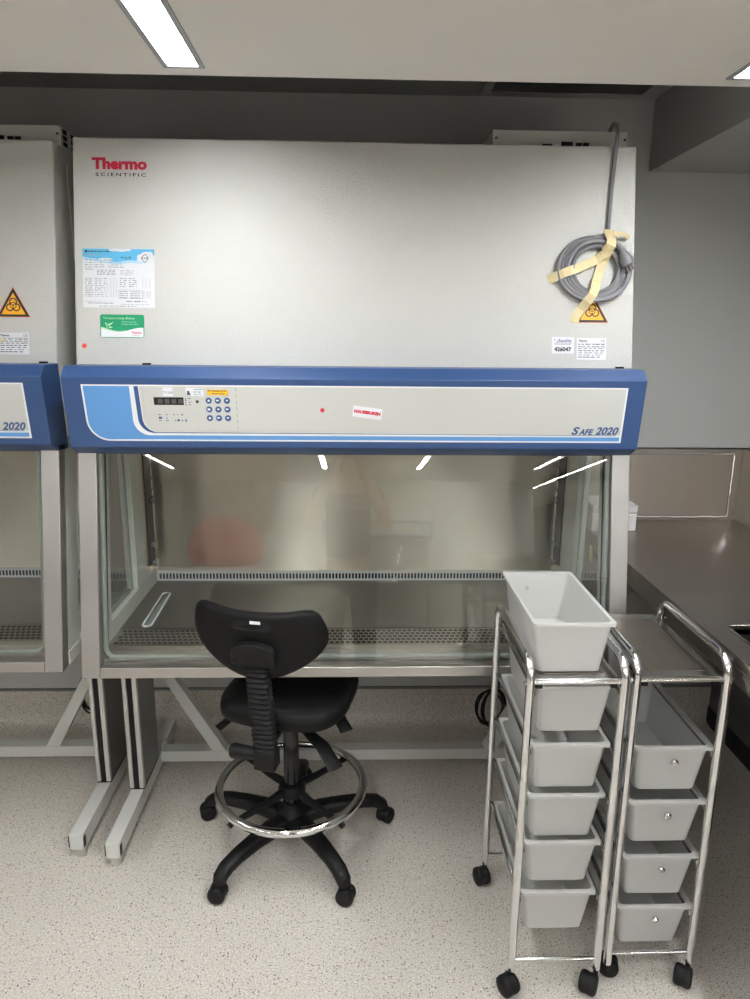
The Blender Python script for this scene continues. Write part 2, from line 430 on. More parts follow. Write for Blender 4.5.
def make_cabinet():
    t = thing('safety_cabinet', (CX, 2.25, 0), '', 'lab cabinet')
    # upper body
    m = MB()
    m.prism_x([(fy(2.166), 2.166), (2.70, 2.166), (2.70, 1.40), (2.10, 1.40), (fy(1.545), 1.545)], X0, X1)
    m.build('upper_body', 'paint', t, bevel=.004)
    for sx, X in ((1, X1), (-1, X0)):
        MB().box(min(X, X + sx * .003), max(X, X + sx * .003), 2.262, 2.69, 1.47, 2.115).build('side_cover', 'paint_plain', t, bevel=.001)
    # controller box on the top
    c = MB().box(.408, .808, 2.25, 2.62, 2.166, 2.222).build('control_box', 'paint_plain', t, bevel=.002)
    for x in (.418, .800): MB().cyl((x, 2.2485, 2.200), (x, 2.251, 2.200), .004, 10).build('screw', 'chromedull', c)
    for x0, x1, zt_ in ((.555, .585, 2.185), (.655, .672, 2.190), (.676, .693, 2.190), (.612, .645, 2.192)):
        MB().box(x0, x1, 2.246, 2.251, 2.172, zt_).build('socket', 'rubber', c)
    for i in range(5):
        for j in range(3): MB().box(.8075, .8095, 2.268 + .062 * i, 2.268 + .062 * i + .028 + .01 * (i % 2), 2.171 + .017 * j, 2.171 + .017 * j + .012).build('vent_hole', 'rubber', c)
    # small dark clips on the seam above the fascia
    for x in (-.588, .774): MB().box(x - .012, x + .012, fy(1.547) - .006, fy(1.547) + .002, 1.546, 1.551).build('clip', 'rubber', t, bevel=.001)
    # blue fascia, extruded profile
    P = [(2.070, 1.546), (1.972, 1.546), (1.943, 1.517), (1.971, 1.323), (2.022, 1.295), (2.09, 1.295)]
    fas = MB().prism_x(P, X0, X1).build('control_fascia', 'blue', t, bevel=.002)
    # fascia face frame: A top left corner, going down F direction
    A = Vector((0, 1.943, 1.517)); B = Vector((0, 1.971, 1.323)); Dn = (B - A).normalized(); H = (B - A).length
    Nn = Vector((0, -Dn.z * -1, 0)); Nn = Vector((1, 0, 0)).cross(Dn).normalized()
    if Nn.y > 0: Nn = -Nn
    def fp(x, v, out=.0006): return A + Vector((x, 0, 0)) + Dn * v + Nn * out      # v metres down from the lip
    def poly(mb, pts, out, mi):
        mb.add([fp(x, v, out) for x, v in pts], [tuple(range(len(pts)))], mi)
    # printed front panel: white outline, grey-white panel, sky blue sweep, navy sweep, stripes
    x0, x1 = -.736, .761; v0, v1 = .0185, .177
    def sweep(xt, xb, vb, r, n=12):
        """curve that drops from (xt,v0) and turns into the horizontal at vb"""
        pts = [(xt, v0)]
        for i in range(n + 1):
            a = PI / 2 * i / n
            pts.append((xb + r - r * math.cos(a), vb - r + r * math.sin(a)))
        return pts
    m = MB()
    L0 = sweep(x0, x0 + .002, v1, .060)
    poly(m, L0 + [(x1, v1), (x1, v0)], .0006, 0)
    e = .005
    L1 = [(x + e, v) for x, v in sweep(x0, x0 + .002, v1 - .0045, .056)]; L1[0] = (x0 + e, v0 + .004)
    La = sweep(-.607, -.606, .1605, .044)
    # sky-blue field (as quads between the two curves)
    La2 = La
    n = len(L1)
    up = [fp(x, v if i else v0 + .004, .0009) for i, (x, v) in enumerate(La2)]; lo = [fp(x, v, .0009) for x, v in L1]
    for i in range(n - 1): m.add([lo[i], lo[i + 1], up[i + 1], up[i]], [(0, 1, 2, 3)], 1)
    m.add([lo[-1], fp(x1 - .006, v1 - .0045, .0009), fp(x1 - .006, .1605, .0009), up[-1]], [(0, 1, 2, 3)], 1)
    # navy sweep
    Lb = sweep(-.595, -.592, .1535, .042); Lc = sweep(-.583, -.580, .1515, .040)
    up = [fp(x, v if i else v0 + .004, .0012) for i, (x, v) in enumerate(Lc)]; lo = [fp(x, v if i else v0 + .004, .0012) for i, (x, v) in enumerate(Lb)]
    for i in range(n - 1): m.add([lo[i], lo[i + 1], up[i + 1], up[i]], [(0, 1, 2, 3)], 2)
    m.add([lo[-1], fp(x1 - .016, .1562, .0012), fp(x1 - .016, .1548, .0012), up[-1]], [(0, 1, 2, 3)], 2)
    # grey white main field
    Ld = sweep(-.581, -.578, .1508, .040)
    poly(m, [(x, v if i else v0 + .004) for i, (x, v) in enumerate(Ld)] + [(x1 - .005, .1545), (x1 - .005, v0 + .004)], .0010, 3)
    m.build('front_panel', ['white', 'sky', 'navy', 'panel'], fas)
    # keypad and display
    kx = lambda px: (px - 145) / 7.5 if False else None
    m = MB()
    def rect(mb, xa, xb, va, vb, out=.0016, mi=0): mb.add([fp(xa, va, out), fp(xb, va, out), fp(xb, vb, out), fp(xa, vb, out)], [(0, 1, 2, 3)], mi)
    rect(m, -.544, -.463, .0525, .074)
    for i in range(4):
        rect(m, -.533 + i * .0185, -.520 + i * .0185, .057, .070, .0019, 1)
    m.build('display', ['lcd', 'lcdseg'], fas)
    m = MB()
    for i in range(9):
        cx = -.395 + (i % 3) * .0248; cv = .0612 + (i // 3) * .0245
        b = MB()
        pts = [fp(cx + .0085 * math.cos(2 * PI * k / 20), cv + .0085 * math.sin(2 * PI * k / 20), .0012) for k in range(20)]
        pts2 = [p + Nn * .0012 for p in pts]
        b.rings([pts, pts2])
        w = .0028
        rect(b, cx - w - (i % 2) * .002, cx + w, cv - w, cv + w * (.4 + .6 * (i % 3 == 0)), .0026, 1)
        b.build('keypad_button', ['navy', 'white'], fas)
    m = MB()
    for px, pv in ((-.459, .055), (-.459, .060), (-.459, .066), (-.459, .072)): rect(m, px, px + .003, pv, pv + .003)
    for px, pv in ((-.450, .055), (-.450, .065), (-.450, .072)): rect(m, px, px + .006, pv, pv + .002, mi=1)
    rect(m, -.430, -.4225, .0605, .068)
    for px, pv, w, h, mi in ((-.506, .100, .006, .002, 0), (-.506, .107, .009, .006, 1), (-.506, .117, .006, .002, 0), (-.486, .100, .005, .002, 0),
                             (-.485, .107, .002, .007, 2), (-.486, .117, .006, .002, 0), (-.465, .100, .003, .003, 0), (-.456, .100, .005, .002, 2), (-.444, .1, .005, .003, 0),
                             (-.463, .116, .003, .003, 0), (-.456, .114, .007, .006, 1), (-.444, .116, .004, .003, 0), (-.434, .114, .004, .007, 1)):
        rect(m, px - .029, px - .029 + w, pv, pv + h, mi=mi)
    for k in range(7): rect(m, -.3205, -.3193, v0 + .006 + k * .018, v0 + .017 + k * .018, mi=2)
    for k in range(10): rect(m, -.5715, -.5708, v0 + .006 + k * .009, v0 + .011 + k * .009, mi=2)
    m.build('keypad_print', ['ink', 'navy', 'inkgrey'], fas)
    plane_text('S', .034, 'navy', fp(.616, .1535, .0016), (1, 0, 0), -Dn, 'model_lettering', fas, shear=.28, bold=.0012, fit=(.023, .0235))
    plane_text('AFE', .026, 'navy', fp(.637, .1535, .0016), (1, 0, 0), -Dn, 'model_lettering', fas, shear=.28, bold=.001, fit=(.042, .0175))
    plane_text('2020', .034, 'navy', fp(.684, .1535, .0016), (1, 0, 0), -Dn, 'model_lettering', fas, shear=.28, bold=.0011, fit=(.066, .0235))
    # steel front frame below the fascia
    pl = MB()
    for a, b in ((X0, X0 + .053), (X1 - .053, X1)):
        p = MB().prism_x([(fy(1.315), 1.315), (fy(1.315) + .045, 1.315), (fy(.654) + .045, .654), (fy(.654), .654)], a, b)
        p.build('front_post', 'steel', t, bevel=.0025)
    MB().prism_x([(fy(.684), .684), (fy(.684) + .04, .684), (fy(.654) + .04, .654), (fy(.654), .654)], X0 + .0535, X1 - .0535).build('bottom_rail', 'steelH', t, bevel=.002)
    # sash glass, tilted a touch less than the body
    gz0, gz1 = .686, 1.31; gt = math.radians(9.2); gy = lambda z: fy(.69) + .012 + (z - .69) * math.tan(gt)
    sash = MB().prism_x([(gy(gz1), gz1), (gy(gz1) + .006, gz1), (gy(gz0) + .006, gz0), (gy(gz0), gz0)], X0 + .056, X1 - .056).build('glass_sash', 'glass', t)
    # pale seal that runs round the lower edge of the opening
    xa, xb = X0 + .062, X1 - .062; zb = .704; zt = 1.30; r = .03
    yo = .018
    path = [(xa, gy(zt) + yo, zt), (xa, gy(.9) + yo, .9)] + [(xa + r - r * math.cos(a), gy(zb + r - r * math.sin(a)) + yo, zb + r - r * math.sin(a)) for a in [PI / 2 * i / 8 for i in range(9)]]
    path2 = [(2 * CX - p[0], p[1], p[2]) for p in reversed(path)]
    MB().tube(path + path2, .0072, 10).build('window_seal', 'gasket', t, smooth=True)
    for xg in (X0 + .046, X1 - .050): MB().prism_x([(fy(1.30) + .05, 1.30), (fy(1.30) + .09, 1.30), (fy(.70) + .09, .70), (fy(.70) + .05, .70)], xg, xg + .004).build('sash_guide', 'slot', t)
    # side walls: pale frame, window pane, pale mullion, steel panel at the back
    for sx in (-1, 1):
        xo = X0 if sx < 0 else X1; a, b = sorted((xo - sx * .003, xo - sx * .043))
        m = MB()
        m.prism_x([(fy(1.32) + .046, 1.32), (2.155, 1.32), (2.06, .80), (2.05, .69), (fy(.69) + .046, .69)], a, b)
        m.box(a, b, 2.335, 2.445, .765, 1.32)
        m.box(a, b, 2.05, 2.60, .69, .765)
        m.build('side_frame', 'bracket', t, bevel=.002)
        m = MB().prism_x([(2.16, 1.32), (2.335, 1.32), (2.335, .765), (2.07, .765)], (a + b) / 2 - .003, (a + b) / 2 + .003)
        m.build('side_window', 'glass', t)
        ri = a if sx > 0 else b
        MB().box(a, b, 2.445, 2.60, .765, 1.32).build('side_panel', 'steel_in', t)
        # dark service strip with taps near the rear corner
        s = MB().box(min(ri, ri - sx * .004), max(ri, ri - sx * .004), 2.475, 2.555, .80, 1.30).build('service_strip', 'slot', t)
        for z in (.80, .87, 1.04):
            q = MB().cyl((ri, 2.515, z), (ri - sx * .018, 2.515, z), .009, 12)
            q.cyl((ri - sx * .018, 2.515, z - .012), (ri - sx * .018, 2.515, z + .016), .007, 12)
            q.build('service_tap', 'gasket' if z < 1 else 'chromedull', s, smooth=True)
        xx = ri - sx * .012
        zg = MB().tube([(xx, 2.50 + .05 * (i % 2), 1.06 + .022 * i) for i in range(11)], .0022, 6)  # zigzag tube stands for the crisscross reflection of coiled hoses
        zg.build('hose_zigzag', 'chromedull', s)
        # round white bumper and latch near the bottom of the outer side
        q = MB().cyl((xo - sx * .003, 2.06, .70), (xo + sx * .010, 2.06, .70), .011, 16)
        q.build('side_bumper', 'white', t, smooth=True)
        q = MB().box(min(xo - sx * .003, xo + sx * .002), max(xo - sx * .003, xo + sx * .002), fy(.66) + .05, 2.66, .655, .695)
        q.build('side_skirt', 'paint_plain', t, bevel=.001)
    # chamber
    MB().box(X0 + .043, X1 - .043, 2.58, 2.60, .69, 1.42).build('rear_panel', 'steel_in', t)
    MB().box(X0 + .003, X1 - .003, 2.60, 2.69, .66, 1.42).build('rear_casing', 'paint_plain', t)
    MB().box(X0 + .043, X1 - .043, 2.122, 2.572, .700, .710).build('worktop', 'worktop', t)
    # front air grille: plate with four rows of slots
    m = MB().box(X0 + .043, X1 - .043, 1.998, 2.122, .695, .7085)
    m.build('front_grille', 'grille', t)
    m = MB(); k = 0
    nx = 90
    for j in range(5):
        for i in range(nx):
            x = X0 + .058 + i * (1.6 - .116) / nx + (.008 if j % 2 else 0)
            m.add([(x, 2.010 + j * .0215, .7090), (x + .0118, 2.010 + j * .0215, .7090), (x + .0118, 2.024 + j * .0215, .7090), (x, 2.024 + j * .0215, .7090)], [(0, 1, 2, 3)])
    m.build('grille_slots', 'slot', t)
    MB().box(X0 + .054, X1 - .054, 1.945, 1.998, .68, .695).build('front_sill', 'steelH', t, bevel=.002)
    # rear grille: slotted metal strip, its bright reflection put in as white
    m = MB().box(X0 + .043, X1 - .043, 2.566, 2.58, .710, .745)
    m.build('rear_grille', 'white', t)
    m = MB(); n = 118
    for i in range(n):
        x = X0 + .052 + i * (1.6 - .11) / n
        m.add([(x, 2.5655, .718), (x + .0078, 2.5655, .718), (x + .0078, 2.5655, .739), (x, 2.5655, .739)], [(0, 1, 2, 3)])
    m.build('rear_slots', 'slot', t)
    # tray under the chamber
    MB().box(X0 + .003, X1 - .003, fy(.66) + .05, 2.66, .655, .69).build('base_tray', 'paint_plain', t)
    # stand: two telescopic columns on long feet, cross bar and braces
    for sx in (-1, 1):
        xc = -.745 if sx < 0 else 2 * CX + .745
        f = MB().box(xc - .0225, xc + .0225, 1.90, 2.62, .035, .092).build('stand_foot', 'footpaint', t, bevel=.002)
        mm = MB()
        for s in (-1, 1): mm.box(xc + s * .0235 - .001, xc + s * .0235 + .001, 1.899, 1.915, .046, .082)
        mm.box(xc - .018, xc + .018, 1.8985, 1.90, .038, .089, 1)
        mm.build('end_cap', ['slot', 'footpaint'], f)
        for y in (1.925, 2.58): MB().cyl((xc, y, 0), (xc, y, .036), .016, 16, 0, .019).build('foot_glide', 'alu', f, smooth=True)
        cm = MB().box(xc - .024, xc + .024, 2.175, 2.355, .095, .654)
        col = cm.build('stand_column', 'darkalu', t, bevel=.004)
        mm = MB().box(xc - .025, xc - .010, 2.161, 2.178, .097, .654).box(xc + .008, xc + .025, 2.161, 2.178, .097, .654)
        mm.build('column_edge', 'alu', col, bevel=.003)
        MB().box(xc - .010, xc + .008, 2.167, 2.178, .093, .654).build('column_slot', 'dark', col)
        MB().box(xc - .024, xc + .024, 2.164, 2.357, .0915, .097).build('column_gasket', 'rubber', col)
    bar = MB().box(-.722, 2 * CX + .722, 2.385, 2.435, .050, .094).build('cross_bar', 'footpaint', t, bevel=.002)
    for sx in (-1, 1):
        a = CX + sx * .515
        MB().prism_x([(2.405, 0), (2.43, 0), (2.43, .001), (2.405, .001)], 0, .001)
        m = MB()
        h0, h1 = .092, .52
        w = .026
        vs = []
        for y in (2.388, 2.43):
            vs += [(a - w, y, h0), (a + w, y, h0), (a + sx * .190 + w * .6, y, .431), (a + sx * .190 - w, y, .431)]
        m.add(vs, [(0, 1, 2, 3), (7, 6, 5, 4), (0, 4, 5, 1), (1, 5, 6, 2), (2, 6, 7, 3), (3, 7, 4, 0)])
        m.build('stand_brace', 'footpaint', t, bevel=.001)
    MB().box(-.722, -.716, 2.395, 2.44, .05, .125).cyl((-.716, 2.42, .112), (-.706, 2.42, .112), .006, 10).build('bar_bolt', 'alu', t)
    # stickers every cabinet of this kind carries
    bs = MB()
    def sp(x, z, out=.0008): return fpt(x, z, out)
    cxs, zb_, w_, h_ = .691, 1.676, .0455, .080
    tri = lambda k, zo: [(cxs - w_ * k, zb_ + zo), (cxs + w_ * k, zb_ + zo), (cxs, zb_ + zo + h_ * k)]
    for k, zo, mi, out in ((1.06, -.0015, 0, .0006), (1, 0, 1, .0009), (.76, .006, 2, .0012)):
        bs.add([sp(x, z, out) for x, z in tri(k, zo)], [(0, 1, 2)], mi)
    # biohazard trefoil: four annuli and a clear centre
    def ring(cx, cz, r0, r1, a0=0, a1=2 * PI, n=20, out=.0015):
        for i in range(n):
            a = a0 + (a1 - a0) * i / n; b = a0 + (a1 - a0) * (i + 1) / n
            bs.add([sp(cx + r * math.cos(q), cz + r * math.sin(q), out) for r, q in ((r0, a), (r1, a), (r1, b), (r0, b))], [(0, 1, 2, 3)], 1)
    zc = zb_ + .031
    for k in range(3):
        a = PI / 2 + k * 2 * PI / 3
        ring(cxs + .0105 * math.cos(a), zc + .0105 * math.sin(a), .0078, .0112, a - PI + .55, a + PI - .55)
    ring(cxs, zc, .0075, .0095); ring(cxs, zc, .0015, .0035, out=.0016)
    bs.build('biohazard_sign', [mat('sign_orange', rgb(226, 120, 50), .5), 'ink', 'amber'], t)['label'] = 'amber triangular biohazard sign with black border'
    # rating plate
    m = MB(); xa, xb, za, zb2 = .648, .734, 1.570, 1.631
    m.add([sp(xa, za), sp(xb, za), sp(xb, zb2), sp(xa, zb2)], [(0, 1, 2, 3)], 0)
    rr = random.Random(3)
    for i, z in enumerate((1.612, 1.606, 1.600, 1.594, 1.588, 1.582, 1.576)):
        x = xa + .004
        while x < xb - (.018 if i in (5, 6) else .008):
            w = rr.uniform(.004, .013)
            m.add([sp(x, z, .0011), sp(min(x + w, xb - .004), z, .0011), sp(min(x + w, xb - .004), z + .0022, .0011), sp(x, z + .0022, .0011)], [(0, 1, 2, 3)], 1 if i % 3 else 2)
            x += w + rr.uniform(.001, .006)
    for z in (1.6165, 1.604): m.add([sp(xa + .003, z, .0011), sp(xb - .003, z, .0011), sp(xb - .003, z + .0007, .0011), sp(xa + .003, z + .0007, .0011)], [(0, 1, 2, 3)], 1)
    pl = m.build('rating_plate', ['paper', 'inkgrey', 'ink'], t)
    plane_text('Thermo', .0115, 'ink', sp(xa + .004, 1.6200, .0012), (1, 0, 0), SL, 'plate_lettering', pl, bold=.0004, fit=(.026, .0065))
    plane_text('CE', .012, 'ink', sp(xb - .016, 1.6200, .0012), (1, 0, 0), SL, 'plate_lettering', pl, fit=(.011, .0065))
    # maker's name top left
    plane_text('Thermo', .052, 'red', sp(-.734, 2.079, .0012), (1, 0, 0), SL, 'maker_lettering', t, bold=.0026, fit=(.153, .033), label='red bold maker name on the cabinet front')
    plane_text('SCIENTIFIC', .0165, 'ink', sp(-.724, 2.061, .0012), (1, 0, 0), SL, 'maker_lettering', t, bold=.0003, space=1.42, fit=(.140, .0095), label='small black spaced lettering under the red name')
    return t

cab = make_cabinet()
cab2 = copy_tree(cab); cab2.location = (CX - 1.6 - .069, 2.25 + .040, 0)
for c in cab2.children:
    if c.name.split('.')[0] in ('stand_foot', 'stand_column', 'cross_bar'): c.location.x += .028
cab3 = copy_tree(cab); cab3.location = (.36, -4.15 - 2.25 + .05, 0); cab3.rotation_euler = (0, 0, PI)
cab['label'] = 'large white safety cabinet with blue control fascia and certificate stickers, behind the chair'
cab2['label'] = 'left white safety cabinet with blue fascia, cut off by the left edge of the picture'
cab3['label'] = 'white safety cabinet on the far side of the room, seen only mirrored in glass'

def sp(x, z, out=.0008): return fpt(x, z, out)
def srect(m, xa, xb, za, zb, mi=0, out=.0011): m.add([sp(xa, za, out), sp(xb, za, out), sp(xb, zb, out), sp(xa, zb, out)], [(0, 1, 2, 3)], mi)
# certificate
m = MB(); xa, xb, za, zb = -.764, -.563, 1.703, 1.865
rr = random.Random(11)
srect(m, xa, xb, za, zb, 0, .0007)
# blue sky header fading to white with cloud edge
def cloud(x):
    u = (x - xa) / (xb - xa)
    return zb - .030 - .010 * math.sin(u * 3.0) - (.012 if u > .25 else .0) * (.5 + .5 * math.sin(u * 17)) * .3
N = 40
for i in range(N):
    x_ = xa + (xb - xa) * i / N; x2 = xa + (xb - xa) * (i + 1) / N
    m.add([sp(x_, cloud(x_), .0008), sp(x2, cloud(x2), .0008), sp(x2, zb - .0005, .0008), sp(x_, zb - .0005, .0008)], [(0, 1, 2, 3)], 1)
    m.add([sp(x_, cloud(x_) + .007, .0009), sp(x2, cloud(x2) + .007, .0009), sp(x2, zb - .001, .0009), sp(x_, zb - .001, .0009)], [(0, 1, 2, 3)], 2)
def puff(cx, cz, rx, rz, mi=0, out=.0010, n=18):
    m.add([sp(cx + rx * math.cos(2 * PI * k / n), cz + rz * math.sin(2 * PI * k / n), out) for k in range(n)], [tuple(range(n))], mi)
for cx, cz, rx, rz in ((-.672, zb - .004, .020, .0035), (-.655, zb - .005, .014, .004), (-.64, zb - .004, .012, .003), (-.585, zb - .018, .017, .010), (-.60, zb - .022, .012, .007), (-.572, zb - .024, .010, .010),
                       (-.593, zb - .030, .02, .006), (-.70, zb - .030, .02, .004), (-.575, zb - .012, .007, .004)):
    puff(cx, cz, rx, rz)
puff(xa + .010, zb - .0085, .0035, .0035, 3, .0012)
def line(z, x_a, x_b, h=.0019, mi=4, dens=.8, wmin=.002, wmax=.010):
    x = x_a
    while x < x_b:
        w = rr.uniform(wmin, wmax)
        srect(m, x, min(x + w, x_b), z, z + h, mi, .0012); x += w + rr.uniform(.0008, .004) / dens
line(zb - .010, xa + .015, xa + .075, .0028, 3, 1.5)
for z, a, b in ((.018, .006, .040), (.021, .006, .055), (.028, .006, .028), (.033, .006, .055), (.033, .052, .095), (.030, .06, .09), (.040, .006, .062), (.040, .068, .110),
                (.046, .006, .06), (.046, .07, .11), (.052, .006, .06), (.052, .07, .115)):
    line(zb - z, xa + a, xa + b, .0015 if z < .05 else .0018, 4 if z > .03 else 5)
line(zb - .025, xa + .106, xa + .137, .002, 3); line(zb - .029, xa + .114, xa + .137, .002, 3)
line(zb - .058, xa + .006, xa + .030, .0018, 4, 2)
for z in (.060, .064, .068, .072): line(zb - z, xa + .040, xa + .092, .0016, 4); line(zb - z - .001, xa + .105, xa + .160 - z * .3, .0016, 5)
for k in range(11):
    z = .083 + k * .0049
    line(zb - z, xa + .006, xa + .028, .0016, 4); line(zb - z, xa + .033, xa + .070, .0016, 5 if k % 3 else 4, .5)
    for c in (.076, .084, .092): srect(m, xa + c, xa + c + .003, zb - z, zb - z + .0016, 5, .0012)
for k in range(5):
    z = .083 + k * .0055
    line(zb - z, xa + .103, xa + .124, .0016, 4, .6); line(zb - z, xa + .128, xa + .150, .0018, 4, .6)
    for c in (.166, .175, .185): srect(m, xa + c, xa + c + .003, zb - z, zb - z + .0016, 5, .0012)
for k in range(4):
    z = .119 + k * .0055
    line(zb - z, xa + .102, xa + .125, .0018, 4, 1.6); line(zb - z, xa + .132, xa + .160, .0018, 4, 1.2); line(zb - z, xa + .165, xa + .19, .0016, 5, .8)
for xx in (xa + .0995, xa + .1655): srect(m, xx, xx + .0007, zb - .137, zb - .113, 4, .0012)
for zz in (zb - .137, zb - .114): srect(m, xa + .0995, xa + .1655, zz, zz + .0007, 4, .0012)
line(zb - .146, xa + .006, xa + .06, .0016, 5, .6); line(zb - .146, xa + .12, xa + .137, .0024, 4, 3); line(zb - .146, xa + .142, xa + .175, .0026, 4, .8)
line(zb - .151, xa + .012, xa + .085, .0018, 4, 1.2); line(zb - .154, xa + .105, xa + .185, .0014, 5, 1); line(zb - .159, xa + .045, xa + .15, .0016, 4, .7)
cert = m.build('certificate_sticker', ['paper', 'certpale', 'certsky', 'ink', 'inkgrey', 'inklight'] if False else [MT['paper'], mat('cert_pale', rgb(176, 214, 236), .6), mat('cert_sky', rgb(92, 184, 226), .6), MT['ink'], MT['inkgrey'], MT['inklight']], cab)
cert['label'] = 'large certificate sticker with sky blue header, lots of fine print'
# diamond stamp on the certificate
m = MB(); cx, cz = -.590, zb - .026
pts_o = [(cx + a * .0105, cz + b * .0125) for a, b in ((0, 1), (.8, .35), (1, 0), (.8, -.35), (0, -1), (-.8, -.35), (-1, 0), (-.8, .35))]
pts_i = [(cx + (x - cx) * .85, cz + (z - cz) * .85) for x, z in pts_o]
for i in range(8):
    j = (i + 1) % 8
    m.add([sp(*pts_o[i], .0014), sp(*pts_o[j], .0014), sp(*pts_i[j], .0014), sp(*pts_i[i], .0014)], [(0, 1, 2, 3)])
srect(m, cx - .0095, cx + .0085, cz - .0025, cz + .0025, 0, .0013)
m.build('certificate_stamp', 'ink', cert)
plane_text('NATA', .0062, 'paper', sp(cx - .008, cz - .0022, .0015), (1, 0, 0), SL, 'stamp_lettering', cert, bold=.0003, sx=.95)

# green sticker
m = MB()
def rrect(xa, xb, za, zb, r, out, mi, n=5):
    pts = []
    for cx, cz, a0 in ((xb - r, zb - r, 0), (xa + r, zb - r, PI / 2), (xa + r, za + r, PI), (xb - r, za + r, 1.5 * PI)):
        pts += [(cx + r * math.cos(a0 + PI / 2 * i / n), cz + r * math.sin(a0 + PI / 2 * i / n)) for i in range(n + 1)]
    m.add([sp(x, z, out) for x, z in pts], [tuple(range(len(pts)))], mi)
ga, gb, gz0, gz1 = -.718, -.594, 1.620, 1.684
rrect(ga, gb, gz0, gz1, .006, .0007, 0)
W = gb - ga
def wave(u): return gz0 + .022 - .006 * math.sin((u - .15) * 2 * PI * .95) if u > .0 else gz0 + .02
N = 24
for i in range(N):
    u = .02 + .96 * i / N; u2 = .02 + .96 * (i + 1) / N
    lo = gz0 + .0015
    m.add([sp(ga + W * u, lo, .0009), sp(ga + W * u2, lo, .0009), sp(ga + W * u2, wave(u2), .0009), sp(ga + W * u, wave(u), .0009)], [(0, 1, 2, 3)], 1)
    if u < .55: m.add([sp(ga + W * u, wave(u), .001), sp(ga + W * u2, wave(u2), .001), sp(ga + W * u2, wave(u2) + .004 * (1 - u), .001), sp(ga + W * u, wave(u) + .004 * (1 - u), .001)], [(0, 1, 2, 3)], 2)
def leaf(x, z, a, l, w):
    pts = [(0, 0), (l * .4, w), (l, 0), (l * .4, -w)]
    m.add([sp(x + p * math.cos(a) - q * math.sin(a), z + p * math.sin(a) + q * math.cos(a), .0011) for p, q in pts], [(0, 1, 2, 3)], 2)
lx = ga + .020; lz = gz0 + .022
leaf(lx, lz, 1.75, .018, .0012); leaf(lx, lz + .010, .55, .022, .003); leaf(lx - .001, lz + .012, 2.0, .010, .003); leaf(lx + .002, lz + .006, .1, .014, .003); leaf(lx, lz + .009, 1.0, .010, .002)
gst = m.build('green_sticker', ['green', 'paper', 'leafgreen'], cab); gst['label'] = 'green sticker with pale leaf drawing and white wave'
plane_text('The latest in energy efficiency', .0092, 'leafgreen', sp(ga + .009, gz1 - .013, .0012), (1, 0, 0), SL, 'sticker_lettering', gst, bold=.0001, sx=.80)
plane_text('Thermo Scientific', .006, 'leafgreen', sp(ga + .060, gz1 - .022, .0012), (1, 0, 0), SL, 'sticker_lettering', gst)
plane_text('biological safety cabinet', .0056, 'leafgreen', sp(ga + .060, gz1 - .028, .0012), (1, 0, 0), SL, 'sticker_lettering', gst, sx=.9)
plane_text('Thermo', .0085, 'red', sp(gb - .036, gz0 + .0115, .0012), (1, 0, 0), SL, 'sticker_lettering', gst, bold=.0003)
plane_text('SCIENTIFIC', .0038, 'ink', sp(gb - .035, gz0 + .0055, .0012), (1, 0, 0), SL, 'sticker_lettering', gst, space=1.2)
# round dot
m = MB(); m.add([sp(-.763 + .0068 * math.cos(2 * PI * k / 20), 1.597 + .0068 * math.sin(2 * PI * k / 20), .001) for k in range(20)], [tuple(range(20))])
m.build('dot_sticker', 'orangered', cab)['label'] = 'small round orange dot sticker'
# asset sticker
m = MB(); srect(m, .575, .640, 1.587, 1.633, 0, .0008)
srect(m, .580, .634, 1.6155, 1.6163, 2, .0011)
for i in range(8): srect(m, .584 + .0058 * i, .588 + .0058 * i, 1.6120, 1.6138, 3, .0011)
m.add([sp(.5795 + a, 1.6235 + b, .0011) for a, b in ((0, 0), (.004, .0045), (.006, .003), (.003, -.001))], [(0, 1, 2, 3)], 1)
m.add([sp(.5875 + a, 1.6185 + b, .0011) for a, b in ((0, 0), (.004, .005), (.006, .002), (.003, -.001))], [(0, 1, 2, 3)], 4)
ast = m.build('asset_sticker', ['paper', 'sky', 'signpurple', 'inkgrey', 'red'], cab)
plane_text('Saalle', .014, 'signpurple', sp(.5935, 1.6185, .0012), (1, 0, 0), SL, 'sticker_lettering', ast, bold=.0002, fit=(.039, .0095))
plane_text('426047', .0175, 'ink', sp(.582, 1.5925, .0012), (1, 0, 0), SL, 'sticker_lettering', ast, bold=.0008, fit=(.050, .0130))
# fascia stickers (same plane as the fascia)
A = Vector((0, 1.943, 1.517)); B = Vector((0, 1.971, 1.323)); Dn = (B - A).normalized(); Nn = Vector((0, Dn.z, -Dn.y)).normalized()
if Nn.y > 0: Nn = -Nn
def fp(x, v, out=.002): return A + Vector((x, 0, 0)) + Dn * v + Nn * out
fas1 = [c for c in cab.children if c.name.startswith('control_fascia')][0]
m = MB(); m.add([fp(-.517, .025), fp(-.490, .025), fp(-.490, .0495), fp(-.517, .0495)], [(0, 1, 2, 3)])
s1 = m.build('paper_label', 'paper', fas1); plane_text('TC-2-08', .0092, 'ink', fp(-.5155, .042, .0023), (1, 0, 0), -Dn, 'label_lettering', s1, fit=(.024, .006))
m = MB(); m.add([fp(-.455, .025), fp(-.407, .027), fp(-.407, .050), fp(-.455, .047)], [(0, 1, 2, 3)], 0)
for k in range(5): m.add([fp(-.433 + .005 * k, .0295, .0023), fp(-.429 + .005 * k, .0295, .0023), fp(-.429 + .005 * k, .031, .0023), fp(-.433 + .005 * k, .031, .0023)], [(0, 1, 2, 3)], 1)
s1 = m.build('paper_label', ['paper', 'ink'], fas1)
plane_text('&', .016, 'ink', fp(-.453, .0455, .0023), (1, 0, 0), -Dn, 'label_lettering', s1, bold=.0006)
plane_text('UV lid', .009, 'ink', fp(-.435, .0405, .0023), (1, 0, 0), -Dn, 'label_lettering', s1, sx=.85)
